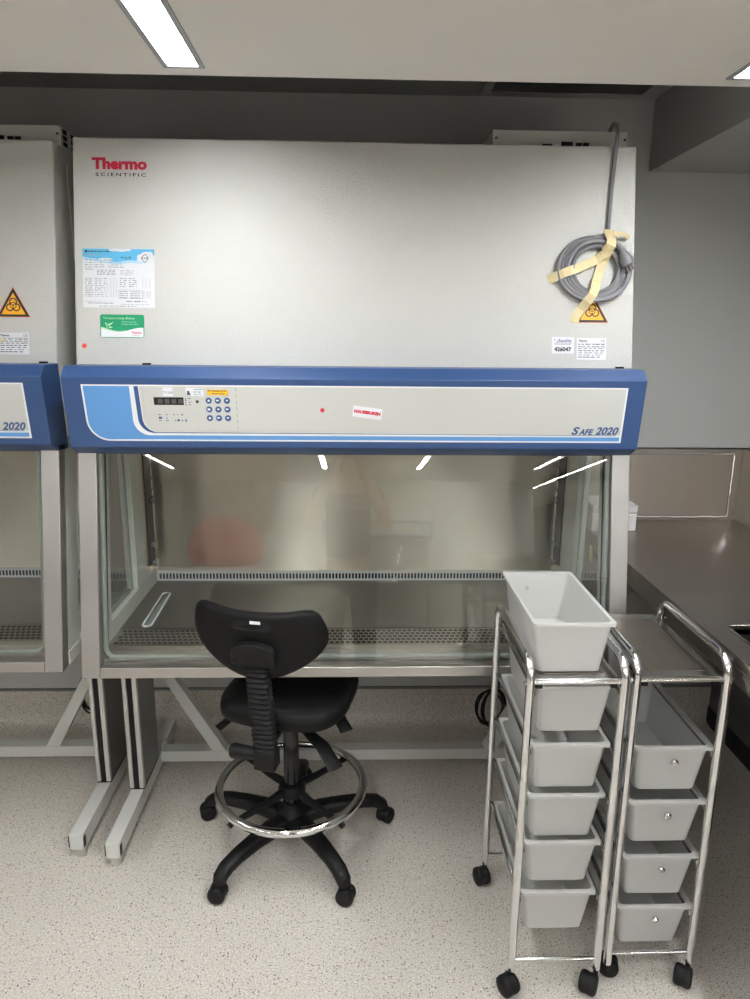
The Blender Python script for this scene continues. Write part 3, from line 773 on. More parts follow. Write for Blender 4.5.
plane_text('closed only', .005, 'ink', fp(-.434, .0460, .0023), (1, 0, 0), -Dn, 'label_lettering', s1, sx=.95)
m = MB(); m.add([fp(-.398, .0305), fp(-.341, .031), fp(-.340, .046), fp(-.3975, .0455)], [(0, 1, 2, 3)])
s1 = m.build('yellow_label', 'yellow', fas1); s1['label'] = 'yellow warning label above the keypad'
plane_text('PLC Operation of the', .0058, 'ink', fp(-.3955, .0370, .0023), (1, 0, 0), -Dn, 'label_lettering', s1, bold=.00025, fit=(.050, .0052))
plane_text('with fans running', .005, 'ink', fp(-.387, .0440, .0023), (1, 0, 0), -Dn, 'label_lettering', s1, bold=.0002, fit=(.036, .0045))
m = MB(); m.add([fp(-.085 + .006 * math.cos(2 * PI * k / 18), .086 + .006 * math.sin(2 * PI * k / 18)) for k in range(18)], [tuple(range(18))])
m.build('dot_sticker', 'red', fas1)
U2 = (Vector((1, 0, 0)) + Dn * .133).normalized(); V2 = (-Dn + Vector((1, 0, 0)) * .13).normalized()
c0 = fp(-.003, .1024, .002)
m = MB(); m.add([c0, c0 + U2 * .081, c0 + U2 * .081 + V2 * .031, c0 + V2 * .031], [(0, 1, 2, 3)])
s1 = m.build('red_print_label', 'paper', fas1); s1['label'] = 'tilted white label with one line of red capitals'
plane_text('NAUSBRUKEN', .0145, 'red', c0 + U2 * .004 + V2 * .011 + Nn * .0003, U2, V2, 'label_lettering', s1, bold=.0010, fit=(.073, .010))
# small yellow-ish tape tab on the right side window
MB().box(.770, .7725, 2.150, 2.172, .925, .975).build('tape_tab', 'tape', cab)
# torn tape ends on the left cabinet
def nb(x, z, out): p = fpt(x, z, out); return p + Vector((-1.669, .040, 0))
m = MB()
for pts in ([(.60, 1.730), (.64, 1.718), (.656, 1.716), (.664, 1.727), (.650, 1.741), (.60, 1.752)],
            [(.60, 1.602), (.645, 1.602), (.664, 1.611), (.652, 1.617), (.635, 1.621), (.60, 1.622)]):
    m.add([nb(x - .0, z, .0018) for x, z in pts], [tuple(range(len(pts)))])
m.build('tape_end', 'tape', cab2)['label'] = 'torn ends of beige masking tape'

# ================================================================ GREY POWER CABLE
t = thing('power_cable', (.6, 2.12, 1.85), 'coiled grey power cable taped to the top right of the large cabinet', 'cable')
def fo(x, z, out): return fpt(x, z, out)
rr = random.Random(5)
pts = []
# rises from behind the control box, over the top edge and down the front
pts += [Vector((.800, 2.42, 2.229)), Vector((.782, 2.34, 2.231)), Vector((.766, 2.28, 2.236)), Vector((.755, 2.225, 2.236)), Vector((.750, 2.185, 2.222)), Vector((.748, 2.164, 2.195))]
pts += [fo(.744, 2.12, .010), fo(.738, 2.05, .009), fo(.733, 1.98, .009), fo(.730, 1.93, .010), fo(.730, 1.905, .014)]
ccx, ccz = .694, 1.820
n = 5
tot = n * 36
a0 = 1.15
loops = [(.000, .0, .110, .091, .008), (-.003, .001, .100, .086, .016), (.004, -.002, .092, .079, .009), (-.003, .002, .081, .075, .017), (.003, -.002, .073, .067, .010), (.001, .001, .062, .061, .018)]
for i in range(tot + 1):
    u = i / 36; k = min(int(u), n - 1); f = u - int(u) if i < tot else 1.0
    A_ = loops[k]; B_ = loops[k + 1]; q = [A_[j] * (1 - f) + B_[j] * f for j in range(5)]
    a = a0 + 2 * PI * u
    pts.append(fo(ccx + q[0] + q[2] * math.cos(a), ccz + q[1] + q[3] * math.sin(a), q[4] + .004 + .002 * math.sin(3 * a + k)))
# tail inside the coil leading up to the plug
pts += [fo(.716, 1.884, .026), fo(.735, 1.888, .034), fo(.752, 1.880, .036), fo(.764, 1.864, .036)]
pts = pts[:len(pts)]
MB().tube(pts, .0060, 10).build('cable', 'greycable', t, smooth=True)
pa = fo(.764, 1.864, .036); pb = fo(.787, 1.815, .036)
d = (pb - pa).normalized()
pl = MB().tube([pa - d * .008, pa, pa + d * .008, pa + d * .024, pa + d * .040], [.008, .010, .014, .019, .018], 14).build('plug', 'greycable', t, smooth=True)
sd = d.cross(NF).normalized()
q = MB()
e = pa + d * .040
for s in (-1, 1): q.bar(e + sd * .009 * s, e + sd * .009 * s + d * .016, .002, .007, up=NF)
q.bar(e + NF * .007, e + NF * .007 + d * .018, .006, .002, up=NF)
q.build('plug_pin', 'chrome', pl)
def tape(pts, w, label=None):
    """ribbon over points (x,z,out)"""
    P = [fo(*p) for p in pts]; m = MB(); L_ = []; R_ = []
    for i, p in enumerate(P):
        tt = (P[min(i + 1, len(P) - 1)] - P[max(i - 1, 0)]).normalized(); s = tt.cross(NF).normalized()
        ww = w * (1 + .06 * math.sin(i * 2.3))
        L_.append(p + s * ww / 2); R_.append(p - s * ww / 2)
    n = len(P)
    for i in range(n - 1):
        a, b, c, d_ = L_[i], L_[i + 1], R_[i + 1], R_[i]
        m.add([a, b, c, d_, a + NF * .0006, b + NF * .0006, c + NF * .0006, d_ + NF * .0006], [(3, 2, 1, 0), (4, 5, 6, 7), (0, 1, 5, 4), (1, 2, 6, 5), (2, 3, 7, 6), (3, 0, 4, 7)])
    o = m.build('masking_tape', 'tape', t)
    return o
tape([(.728, 1.930, .018), (.727, 1.915, .030), (.730, 1.896, .040), (.728, 1.880, .042), (.716, 1.866, .024)], .028)
tape([(.735, 1.912, .036), (.755, 1.914, .034), (.774, 1.917, .020), (.790, 1.910, .010)], .013)
tape([(.560, 1.792, .002), (.580, 1.800, .014), (.598, 1.806, .024), (.618, 1.813, .028), (.645, 1.824, .016), (.672, 1.836, .012), (.698, 1.848, .014), (.722, 1.864, .034)], .025)
tape([(.724, 1.868, .038), (.716, 1.846, .016), (.706, 1.815, .010), (.697, 1.785, .012), (.690, 1.764, .026), (.680, 1.745, .034), (.668, 1.728, .026), (.655, 1.710, .008), (.643, 1.690, .002), (.637, 1.674, .002)], .026)

# ================================================================ BLACK CABLES under the cabinets
def black_coil(x, y, z, label, s=1.0):
    t = thing('cable_bundle', (x, y, z), label, 'cable')
    m = MB()
    rr = random.Random(int(x * 1000))
    for k in range(4):
        ry = .040 + .014 * rr.random(); rz = (.060 + .02 * rr.random()) * s; ox = rr.uniform(-.012, .012); tl = rr.uniform(-.35, .35)
        m.tube([(x + ox + ry * math.cos(a) + rz * math.sin(a) * math.sin(tl) * .6, y + .006 * k + .01 * math.sin(a), z + rz * math.sin(a)) for a in [2 * PI * i / 28 for i in range(28)]], .0042, 8, closed=True)
    m.tube([(x, y, z + .04), (x + .015, y - .02, z + .10), (x + .035, y - .03, .655 if z > .35 else z + .33)], .0042, 8)
    m.build('cable', 'rubber', t, smooth=True)
    return t
black_coil(.545, 2.47, .215, 'black cable coiled up and hanging under the large cabinet, left of the trolleys')
black_coil(-1.005, 2.50, .275, 'black cable coil hanging under the left cabinet beside its brace')

# pale strip lying on the worktop
t = thing('plastic_strip', (-.63, 2.22, .712), 'pale translucent plastic strip lying on the cabinet worktop at the left', 'plastic strip')
P0 = Vector((-.668, 2.04, .7155)); P1 = Vector((-.668, 2.425, .7155))
sd = Vector((1, 0, 0)); r = .014
P1 = Vector((-.672, 2.41, .7155)); P0 = Vector((-.664, 2.14, .7155))
path = [P0 - sd * r, P1 - sd * r] + arc(P1, r, PI, 0, 8, sd, Vector((0, 1, 0)))[1:-1] + [P1 + sd * r, P0 + sd * r] + arc(P0, r, 0, -PI, 8, sd, Vector((0, 1, 0)))[1:-1]
MB().tube(path, .0035, 8, closed=True).build('rim', 'white', t, smooth=True)
MB().box(P0.x - r + .004, P0.x + r - .004, P0.y, P1.y, .7105, .713).build('web', 'gasket', t)

# ================================================================ CHAIR
CH = (-.197, 2.02, 0); YAW = -math.radians(14)
t = thing('lab_chair', CH, 'black draughtsman chair with chrome foot ring, standing in front of the large cabinet', 'chair', rz=YAW)
ca, sa = math.cos(-YAW), math.sin(-YAW)
# base: hub and five arms ending in castors
MB().rings([[(r * math.cos(2 * PI * j / 24), r * math.sin(2 * PI * j / 24), z) for j in range(24)] for r, z in ((.028, .070), (.055, .074), (.060, .09), (.050, .118), (.034, .135), (.030, .150))]).build('hub', 'black', t, smooth=True, local=True)
for k in range(5):
    wa = math.radians(15.5 + 72 * k); a = wa - YAW
    d = Vector((math.cos(a), math.sin(a), 0)); s = Vector((-d.y, d.x, 0))
    prof = [(.035, .092, .036, .026), (.10, .100, .031, .024), (.17, .102, .027, .021), (.24, .098, .024, .020), (.285, .088, .023, .020), (.308, .072, .022, .019), (.314, .056, .019, .017)]
    rings = []
    for i, (r, z, w, h) in enumerate(prof):
        if i < 4: ax, up = s, Vector((0, 0, 1))
        elif i == 4: ax, up = s, (Vector((0, 0, 1)) + d * .7).normalized()
        elif i == 5: ax, up = s, (Vector((0, 0, .5)) + d).normalized()
        else: ax, up = s, d
        c = d * r + Vector((0, 0, z))
        rings.append([c + ax * w * math.copysign(abs(math.cos(2 * PI * j / 16)) ** .7, math.cos(2 * PI * j / 16)) + up * h * math.copysign(abs(math.sin(2 * PI * j / 16)) ** .7, math.sin(2 * PI * j / 16)) for j in range(16)])
    MB().rings(rings).build('base_arm', 'black', t, smooth=True, local=True)
    # twin-wheel castor
    cc = d * .322 + Vector((0, 0, .027))
    rot = a + (.5 if k % 2 else -.9); wd = Vector((math.cos(rot), math.sin(rot), 0)); wo = Vector((-wd.y, wd.x, 0)) * .004
    m = MB()
    for sgn in (-1, 1):
        m.tube([cc + wd * sgn * .003, cc + wd * sgn * .007, cc + wd * sgn * .017, cc + wd * sgn * .022, cc + wd * sgn * .0255, cc + wd * sgn * .026], [.0255, .027, .027, .025, .019, .010], 24)
    m.cyl(cc - wd * .006, cc + wd * .006, .0262, 20)
    m.cyl(d * .314 + Vector((0, 0, .03)), d * .314 + Vector((0, 0, .060)), .008, 10)
    m.build('castor', 'rubber', t, smooth=True, local=True)
# gas lift
MB().cyl((0, 0, .10), (0, 0, .33), .025, 24).build('gas_lift_sleeve', 'blackgloss', t, smooth=True, local=True)
MB().cyl((0, 0, .33), (0, 0, .53), .0245, 24).build('gas_lift', 'blackgloss', t, smooth=True, local=True)
MB().rings([[(r * math.cos(2 * PI * j / 24), r * math.sin(2 * PI * j / 24), z) for j in range(24)] for r, z in ((.028, .175), (.042, .18), (.044, .20), (.038, .215), (.028, .218))]).build('ring_collar', 'black', t, smooth=True, local=True)
RR = .232; rz_ = .210
rg = MB().tube([(RR * math.cos(2 * PI * j / 72), RR * math.sin(2 * PI * j / 72), rz_) for j in range(72)], .0140, 14, closed=True).build('foot_ring', 'chrome', t, smooth=True, local=True)
for k in range(4):
    a = math.radians(44 + 90 * k) - YAW
    d = Vector((math.cos(a), math.sin(a), 0))
    m = MB().tube([d * .03 + Vector((0, 0, .198)), d * .10 + Vector((0, 0, .190)), d * .20 + Vector((0, 0, .190)), d * .232 + Vector((0, 0, .191)), d * .245 + Vector((0, 0, .186))], [.015, .012, .010, .0095, .009], 8)
    m.build('ring_spoke', 'black', t, smooth=True, local=True)
# seat
def superpad(outline, zc, th, n_ring=(1.0, .985, .93, .8, .5, .2), dish=0.0, y_of=None):
    """closed cushion: outline list of (u,v); returns MB with top and bottom"""
    m = MB(); rings = []
    hs = (0.0, .55, .85, 1.0, 1.0, 1.0)
    up = []
    for s, h in zip(n_ring, hs): up.append((s, h))
    cu = sum(p[0] for p in outline) / len(outline); cv = sum(p[1] for p in outline) / len(outline)
    seq = [(s, -h) for s, h in reversed(up)] + up[1:]
    for s, h in seq:
        rings.append([(cu + (u - cu) * s, cv + (v - cv) * s, h, s) for u, v in outline])
    return rings
def lerp_outline(ctrl, n=8):
    """closed Catmull-Rom through control points"""
    out = []; k = len(ctrl)
    for i in range(k):
        p0, p1, p2, p3 = [Vector(ctrl[(i + j - 1) % k]) for j in range(4)]
        for q in range(n):
            f = q / n
            out.append(tuple(.5 * ((2 * p1) + (-p0 + p2) * f + (2 * p0 - 5 * p1 + 4 * p2 - p3) * f * f + (-p0 + 3 * p1 - 3 * p2 + p3) * f ** 3)))
    return out
seat_o = lerp_outline([(-.215, -.02), (-.208, -.13), (-.165, -.205), (-.06, -.232), (.06, -.232), (.165, -.205), (.208, -.13), (.215, -.02), (.205, .10), (.16, .175), (.06, .20), (-.06, .20), (-.16, .175), (-.205, .10)], 5)
SZ = .554
rings = [[Vector((u * .91 + .012, v * .95 + .005, SZ + h * .030 + (-.012 * max(0, 1 - (u / .2) ** 2 - (v / .2) ** 2) if h > 0 else 0) + (.010 * (v < -.1) * ((-.1 - v) / .13) if h > 0 else 0))) for u, v, h, s in r] for r in superpad(seat_o, 0, 0)]
MB().rings(rings).build('seat', 'blackseat', t, smooth=True, local=True, angle=60)
MB().box(-.10, .10, -.13, .12, .518, .545).build('seat_plate', 'black', t, bevel=.004, local=True)
MB().box(-.045, .045, -.10, .08, .478, .520).build('mechanism', 'black', t, bevel=.008, local=True)
# levers
def lever(p, w0, w1, name):
    m = MB(); P = [Vector(q) for q in p]; rings = []
    for i, q in enumerate(P):
        tt = (P[min(i + 1, len(P) - 1)] - P[max(i - 1, 0)]).normalized(); sd = tt.cross(Vector((0, 0, 1))).normalized(); up = sd.cross(tt)
        f = i / (len(P) - 1); w = w0 + (w1 - w0) * min(1, f * 1.6); h = .007 - .003 * f
        rings.append([q + sd * w * math.cos(2 * PI * j / 10) + up * h * math.sin(2 * PI * j / 10) for j in range(10)])
    m.rings(rings); return m.build(name, 'black', t, smooth=True, local=True)
lever([(-.04, -.03, .50), (-.09, -.05, .500), (-.15, -.09, .490), (-.185, -.135, .465)], .009, .018, 'lever')
lever([(.04, 0, .50), (.10, .00, .505), (.16, -.02, .495), (.20, -.06, .465)], .009, .022, 'lever')
lever([(.03, -.06, .485), (.08, -.09, .470), (.14, -.12, .445), (.195, -.165, .405)], .009, .024, 'lever')
MB().cyl((.0, -.075, .492), (.0, -.105, .492), .007, 12).build('bolt', 'chrome', t, smooth=True, local=True)
# back stem foot: block and knob, ribbed bellows
MB().box(-.012, .052, -.285, -.235, .448, .508).build('stem_block', 'black', t, bevel=.006, local=True)
MB().box(-.024, .024, -.245, -.09, .482, .502).build('stem_arm', 'black', t, bevel=.003, local=True)
MB().tube([(-.012, -.262, .486), (-.03, -.262, .486), (-.078, -.262, .488), (-.086, -.262, .488)], [.018, .020, .022, .018], 8).build('knob', 'black', t, smooth=True, local=True, angle=50)
rings = []
zb0, zb1, NB = .500, .800, 19
for i in range(NB * 4 + 1):
    f = i / (NB * 4); k_ = (0, .7, 1, .7)[i % 4]
    cx_ = .020 - .014 * f; cy_ = -.262 - .030 * f + .014 * f * f; wx = .0275 + .0065 * k_; wy = .018 + .006 * k_
    rings.append([Vector((cx_ + wx * math.copysign(abs(math.cos(2 * PI * j / 20)) ** .6, math.cos(2 * PI * j / 20)), cy_ + wy * math.copysign(abs(math.sin(2 * PI * j / 20)) ** .6, math.sin(2 * PI * j / 20)), zb0 + (zb1 - zb0) * f)) for j in range(20)])
MB().rings(rings).build('bellows', 'rubber', t, smooth=True, local=True, angle=45)
# backrest
bo = lerp_outline([(-.176, .088), (-.187, .060), (-.189, .015), (-.168, -.030), (-.120, -.070), (-.060, -.098), (0, -.108), (.060, -.098), (.120, -.070), (.168, -.032), (.192, .010), (.184, .058), (.156, .096), (.08, .092), (0, .089), (-.08, .090), (-.155, .096)], 4)
BY, BZ = -.270, .828
def bmap(u, v, h):
    y = BY + 1.35 * u * u + (.22) * -v * 0 + .10 * v * -1 * .6 + (.4 * v * v)
    n = Vector((2 * 1.35 * u, -1, 0)).normalized()
    return Vector((u, y, BZ + v)) + n * (h * .017)
rings = [[bmap(u, v, h) for u, v, h, s in r] for r in superpad(bo, 0, 0)]
MB().rings(rings).build('backrest', 'blackseat', t, smooth=True, local=True, angle=60)
# hand hold near the top
def bback(u, v, e): return bmap(u, v, 1) + Vector((2 * 1.35 * u, -1, 0)).normalized() * e
m = MB(); n = 24; outer = []; inner = []
for j in range(n):
    a = 2 * PI * j / n; cx_ = .032 * (1 if math.cos(a) > 0 else -1)
    outer.append(bback(cx_ * 1.15 + .019 * math.cos(a) - .002, .055 + .0155 * math.sin(a), .0015)); inner.append(bback(cx_ * 1.15 + .0135 * math.cos(a) - .002, .055 + .010 * math.sin(a), .0025))
m.rings([outer, inner], cap0=False, cap1=False)
hh = m.build('hand_slot', 'black', t, smooth=True, local=True)
m = MB(); m.add([p for p in inner], [tuple(range(n))]); m.build('slot_opening', 'dark', hh, local=True)
m = MB()
m.add([bback(u, v, .0032) for u, v in ((-.004, .064), (.024, .064), (.024, .073), (-.004, .073))], [(0, 1, 2, 3)])
tagl = m.build('tag', 'white', hh, local=True)
# bracket that holds the backrest
m = MB(); rings = []
bo2 = [(-.048, -.022), (-.046, .004), (-.030, .018), (0, .023), (.030, .018), (.046, .004), (.048, -.022), (.040, -.036), (0, -.040), (-.040, -.036)]
for e, s in ((0, 1.04), (.016, 1), (.022, .9)):
    rings.append([bback(u * s * 1.22 + .004, -.014 + v * s * 1.15, e) for u, v in lerp_outline(bo2, 3)])
br = MB().rings(rings).build('backrest_bracket', 'black', t, smooth=True, local=True, angle=50)
for s in (-1, 1): MB().cyl(bback(s * .044 + .004, -.036, .020), bback(s * .044 + .004, -.036, .0235), .006, 12).build('bracket_screw', 'rubber', br, smooth=True, local=True)

# ================================================================ TROLLEYS
def rr_ring(cx, cy, w, l, r, z, n=4):
    pts = []
    for sx, sy, a0 in ((1, 1, 0), (-1, 1, PI / 2), (-1, -1, PI), (1, -1, 1.5 * PI)):
        for i in range(n + 1):
            a = a0 + PI / 2 * i / n
            pts.append(Vector((cx + sx * (w / 2 - r) + r * math.cos(a), cy + sy * (l / 2 - r) + r * math.sin(a), z)))
    return pts
BL, BH = .355, .129
def bin_mesh(cx, y0, ztop, wl=.190):
    """tapered tray; y0 is its front lip"""
    cy = y0 + BL / 2; zb = ztop - BH
    R = [rr_ring(cx, cy, .145, BL - .056, .012, zb + .003), rr_ring(cx, cy, .174, BL - .026, .012, ztop - .001), rr_ring(cx, cy, wl, BL, .008, ztop),
         rr_ring(cx, cy, wl, BL, .008, ztop - .007), rr_ring(cx, cy, .178, BL - .018, .014, ztop - .0075), rr_ring(cx, cy, .149, BL - .050, .014, zb), ]
    return MB().rings(R)
def knob_parts(parent, x, y, z, s=-1):
    m = MB().tube([(x, y, z), (x, y + s * .006, z), (x, y + s * .010, z), (x, y + s * .016, z), (x, y + s * .019, z)], [.004, .004, .009, .009, .005], 14)
    return m.build('knob', 'chrome', parent, smooth=True)

def make_trolley(cx, y0, w, ztr, label, lips, knobs):
    y1 = y0 + .37; t = thing('drawer_trolley', (cx, (y0 + y1) / 2, 0), label, 'trolley')
    r = .0105; zt = .914; br_ = .045
    for s in (-1, 1):
        x = cx + s * w / 2
        p = [(x, y0, .062), (x, y0, zt - br_)] + arc((x, y0 + br_, zt - br_), br_, PI, PI / 2, 8, (0, 1, 0), (0, 0, 1))[1:] + \
            arc((x, y1 - br_, zt - br_), br_, PI / 2, 0, 8, (0, 1, 0), (0, 0, 1)) + [(x, y1, .062)]
        MB().tube(p, r, 14).build('side_frame', 'chrome', t, smooth=True)
        for z in lips:
            m = MB().tube([(x - s * .010, y0 + .004, z - .020), (x - s * .010, y0 + .006, z - .012), (x - s * .010, y0 + .02, z - .009), (x - s * .010, y1 - .004, z - .009)], .0045, 8)
            m.bar((x - s * .014, y0 + .012, z - .0085), (x - s * .014, y1 - .01, z - .0085), .010, .002)
            m.build('drawer_rail', 'chromedull', t, smooth=True)
        m = MB().bar((x - s * .010, y0 + .01, ztr - .006), (x - s * .010, y1 - .01, ztr - .006), .006, .010); m.build('shelf_rail', 'chromedull', t)
    for y in (y0, y1):
        MB().cyl((cx - w / 2, y, .092), (cx + w / 2, y, .092), .0048, 12).build('cross_rod', 'chrome', t, smooth=True)
        MB().cyl((cx - w / 2, y, ztr), (cx + w / 2, y, ztr), .0055, 12).build('cross_rod', 'chrome', t, smooth=True)
        for s in (-1, 1): MB().cyl((cx + s * (w / 2 + .010), y, ztr), (cx + s * (w / 2 + .014), y, ztr), .005, 10).build('screw_cap', 'chrome', t, smooth=True)
    sh = MB().box(cx - w / 2 + .012, cx + w / 2 - .012, y0 + .004, y1 - .004, ztr + .002, ztr + .007).build('shelf', 'chromedull', t)
    MB().box(cx - w / 2 + .038, cx + w / 2 - .038, y0 + .030, y1 - .030, ztr + .007, ztr + .0076).build('perforation', 'perf', sh)
    for s in (-1, 1): MB().box(cx + s * (w / 2 - .022) - .008, cx + s * (w / 2 - .022) + .008, y0 + .004, y0 + .016, ztr - .018, ztr - .006).build('shelf_clip', 'rubber', t)
    # castors
    for i, (sx, y) in enumerate(((-1, y0), (1, y0), (-1, y1), (1, y1))):
        x = cx + sx * w / 2; rot = [.5, -.55, .25, -.3][i]; dy = 0
        if i == 0 and knobs == 'all': rot = 1.3; dy = .032
        wd = Vector((math.cos(rot), math.sin(rot), 0)); fw = Vector((-wd.y, wd.x, 0)); c = Vector((x + (-.014 if knobs == 'none' else (.004 if sx < 0 else -.009)), y + dy, .0265)) - fw * .012
        m = MB()
        for sg in (-1, 1): m.tube([c + wd * sg * .003, c + wd * sg * .006, c + wd * sg * .014, c + wd * sg * .019, c + wd * sg * .022, c + wd * sg * .0225], [.0250, .0265, .0265, .0245, .019, .010], 24)
        m.cyl(c - wd * .006, c + wd * .006, .0257, 20)
        k = m.build('castor', 'rubber', t, smooth=True)
        MB().cyl((x, y, .035), (x, y, .064), .0065, 10).build('castor_stem', 'rubber', k, smooth=True)
    for z in lips:
        dx = 0 if knobs == 'none' else .007
        o = bin_mesh(cx + dx, y0 + .006, z, .190 if knobs == 'none' else .196).build('drawer', 'plastic', t, smooth=True, angle=40)
        if knobs != 'none': knob_parts(o, cx + .012, y0 + .024, z - .042)
        else: knob_parts(o, cx + .012, y0 + .006 + BL - .016, z - .042, 1)
    return t
tr1 = make_trolley(.5165, 1.46, .219, .867, 'left narrow chrome trolley, five plain drawers and an open bin on top', (.853, .701, .563, .431, .286), 'none')
tr2 = make_trolley(.767, 1.475, .214, .864, 'right narrow chrome trolley, four drawers with round chrome knobs, empty slot on top', (.680, .531, .374, .223), 'all')
t = thing('plastic_bin', (.504, 1.64, .875), 'open frosted white plastic bin standing on top of the left chrome trolley', 'bin')
b = bin_mesh(.504, 1.466, 1.0075)
o = b.build('tub', 'plastic', t, smooth=True, angle=40)
bx = MB().tube([(.475, 1.466 + BL - .0185, .968), (.475, 1.466 + BL - .026, .968)], [.005, .003], 10).build('screw', 'chrome', t, smooth=True)

# ================================================================ BENCH on the right
t = thing('steel_bench', (1.25, 1.8, 0), 'long stainless steel bench with inset sink and raised splashback, at the right', 'bench')
bx0, bx1, by0, by1 = .898, 1.54, .35, 2.71
sk = (.962, 1.40, 1.12, 1.664)
top = holed_sheet(bx0, bx1, by0, by1, .890, .025, [sk])
top.build('bench_top', 'bench', t)
MB().box(bx0, bx0 + .02, by0, by1, .848, .890).build('front_apron', 'bench', t, bevel=.002)
m = MB()
a, b, c, d = sk; zb = .72
m.box(a - .004, a, c, d, zb, .905).box(b, b + .004, c, d, zb, .905).box(a, b, c - .004, c, zb, .905).box(a, b, d, d + .004, zb, .905).box(a, b, c, d, zb - .004, zb)
m.build('sink', mat('steel_sink_shaded', rgb(104, 101, 98), 0.35, 1.0), t)  # bench steel darkened, the shade inside the basin is in the colour
m = MB()
m.tube([(a + .01, c, .9158), (b - .01, c, .9158), (b, c + .01, .9158), (b, d - .01, .9158), (b - .01, d, .9158), (a + .01, d, .9158), (a, d - .01, .9158), (a, c + .01, .9158)], .003, 8, closed=True)
m.build('sink_rim', 'chromedull', t, smooth=True)
MB().box(.55, bx1 + .055, by1, YB - .002, .60, 1.203).build('rear_splashback', 'splash', t, bevel=.004)
MB().tube([(.60, by1 - .002, 1.186), (1.500, by1 - .002, 1.186), (1.508, by1 - .002, 1.178), (1.508, by1 - .002, .934), (1.500, by1 - .002, .927), (.90, by1 - .002, .927)], .006, 8).build('splashback_bead', 'chrome', t, smooth=True)
MB().box(bx1, bx1 + .055, by0, by1, .85, 1.203).build('side_splashback', 'splash', t, bevel=.004)
MB().box(bx1, bx1 + .02, by0, by1, .08, .85).build('back_panel', 'cupboard', t)
MB().box(bx1 - .004, bx1 + .02, by0, by1, 0, .08).build('plinth', 'slot', t)
for y in (.50, 1.00, 1.80, 2.55):
    MB().prism_x([(y, .0), (y + .03, .0), (y + .03, .85), (y, .85)], bx1 - .034, bx1 - .004).build('leg', 'alu', t)
    MB().box(bx0 + .04, bx1 - .004, y, y + .03, .85, .888).build('cross_member', 'darkalu', t)
for xx in (bx0 + .03, bx1 - .06): MB().box(xx, xx + .025, by0 + .02, by1 - .02, .86, .889).build('long_member', 'darkalu', t)
MB().cyl((1.18, 1.39, .716), (1.18, 1.39, .50), .028, 18).build('drain_pipe', 'white', t, smooth=True)
MB().tube([(1.18, 1.39, .52), (1.18, 1.39, .44), (1.24, 1.39, .40), (1.30, 1.39, .44), (1.36, 1.39, .46), (bx1, 1.39, .46)], .022, 14).build('drain_trap', 'white', t, smooth=True)

t = thing('foam_box', (.99, 2.62, .915), 'white polystyrene box on the steel bench just behind the large cabinet', 'box')
MB().box(.900, 1.070, 2.535, 2.70, .9155, .985).build('box_body', 'foam', t, bevel=.004)
MB().box(.899, 1.071, 2.534, 2.701, .9855, 1.018).build('lid', 'foam', t, bevel=.004)

# ================================================================ PERSON taking the picture, mirrored in the cabinet
def skin(name, V, E_, Rr, mt, parent, root=0, sub=2):
    me = bpy.data.meshes.new(name); me.from_pydata(V, E_, []); me.materials.append(MT[mt])
    o = bpy.data.objects.new(name, me); COL.objects.link(o); o.parent = parent
    bm = bmesh.new(); bm.from_mesh(me); lay = bm.verts.layers.skin.verify(); bm.verts.ensure_lookup_table()
    for i, v in enumerate(bm.verts):
        r = Rr[i]; v[lay].radius = r if isinstance(r, tuple) else (r, r); v[lay].use_root = (i == root)
    bm.to_mesh(me); bm.free()
    md = o.modifiers.new('skin', 'SKIN'); md.use_smooth_shade = True; md.branch_smoothing = .6
    sb = o.modifiers.new('sub', 'SUBSURF'); sb.levels = sub; sb.render_levels = sub
    return o
MT['skin'] = mat('skin_tone', rgb(205, 158, 130), 0.55)
MT['shirt'] = mat('shirt_dark', rgb(38, 38, 42), 0.85)
MT['trouser'] = mat('trouser_dark', rgb(44, 46, 54), 0.85)
MT['hair'] = mat('hair_dark', rgb(34, 26, 22), 0.6)
t = thing('person', (-.03, -.36, 0), 'person in a dark t-shirt holding up a phone, seen only as a reflection', 'person')
V = [(0, 0, .95), (0, 0, 1.10), (0, .0, 1.28), (0, -.01, 1.42), (0, 0, 1.50), (0, .02, 1.56), (0, .02, 1.62), (0, .02, 1.70), (0, .015, 1.75)]
Ee = [(i, i + 1) for i in range(8)]
Rr = [(.150, .105), (.135, .095), (.155, .105), (.150, .095), .055, .060, (.070, .085), (.075, .092), (.05, .06)]
for sx in (-1, 1):
    b = len(V)
    V += [(sx * .17, -.01, 1.415), (sx * .215, .03, 1.30), (sx * .245, .08, 1.18), (sx * .165, .19, 1.36), (sx * .075, .285, 1.545), (sx * .055, .305, 1.585)]
    Ee += [(3, b), (b, b + 1), (b + 1, b + 2), (b + 2, b + 3), (b + 3, b + 4), (b + 4, b + 5)]
    Rr += [.062, .048, .040, .037, .026, .030]
    b = len(V)
    V += [(sx * .095, 0, .86), (sx * .105, .01, .50), (sx * .11, -.01, .12), (sx * .115, .06, .05), (sx * .12, .15, .035)]
    Ee += [(0, b), (b, b + 1), (b + 1, b + 2), (b + 2, b + 3), (b + 3, b + 4)]
    Rr += [.088, .058, .042, .042, .030]
skin('body', V, Ee, Rr, 'skin', t)
def sub_skin(name, idx, grow, mt):
    mp = {j: i for i, j in enumerate(idx)}
    v = [V[j] for j in idx]; e = [(mp[a], mp[b]) for a, b in Ee if a in mp and b in mp]
    r = [tuple(q + grow for q in (Rr[j] if isinstance(Rr[j], tuple) else (Rr[j], Rr[j]))) for j in idx]
    return skin(name, v, e, r, mt, t)
sub_skin('t_shirt', [0, 1, 2, 3, 9, 10, 20, 21], .014, 'shirt')
sub_skin('trousers', [0, 15, 16, 17, 26, 27, 28], .016, 'trouser')
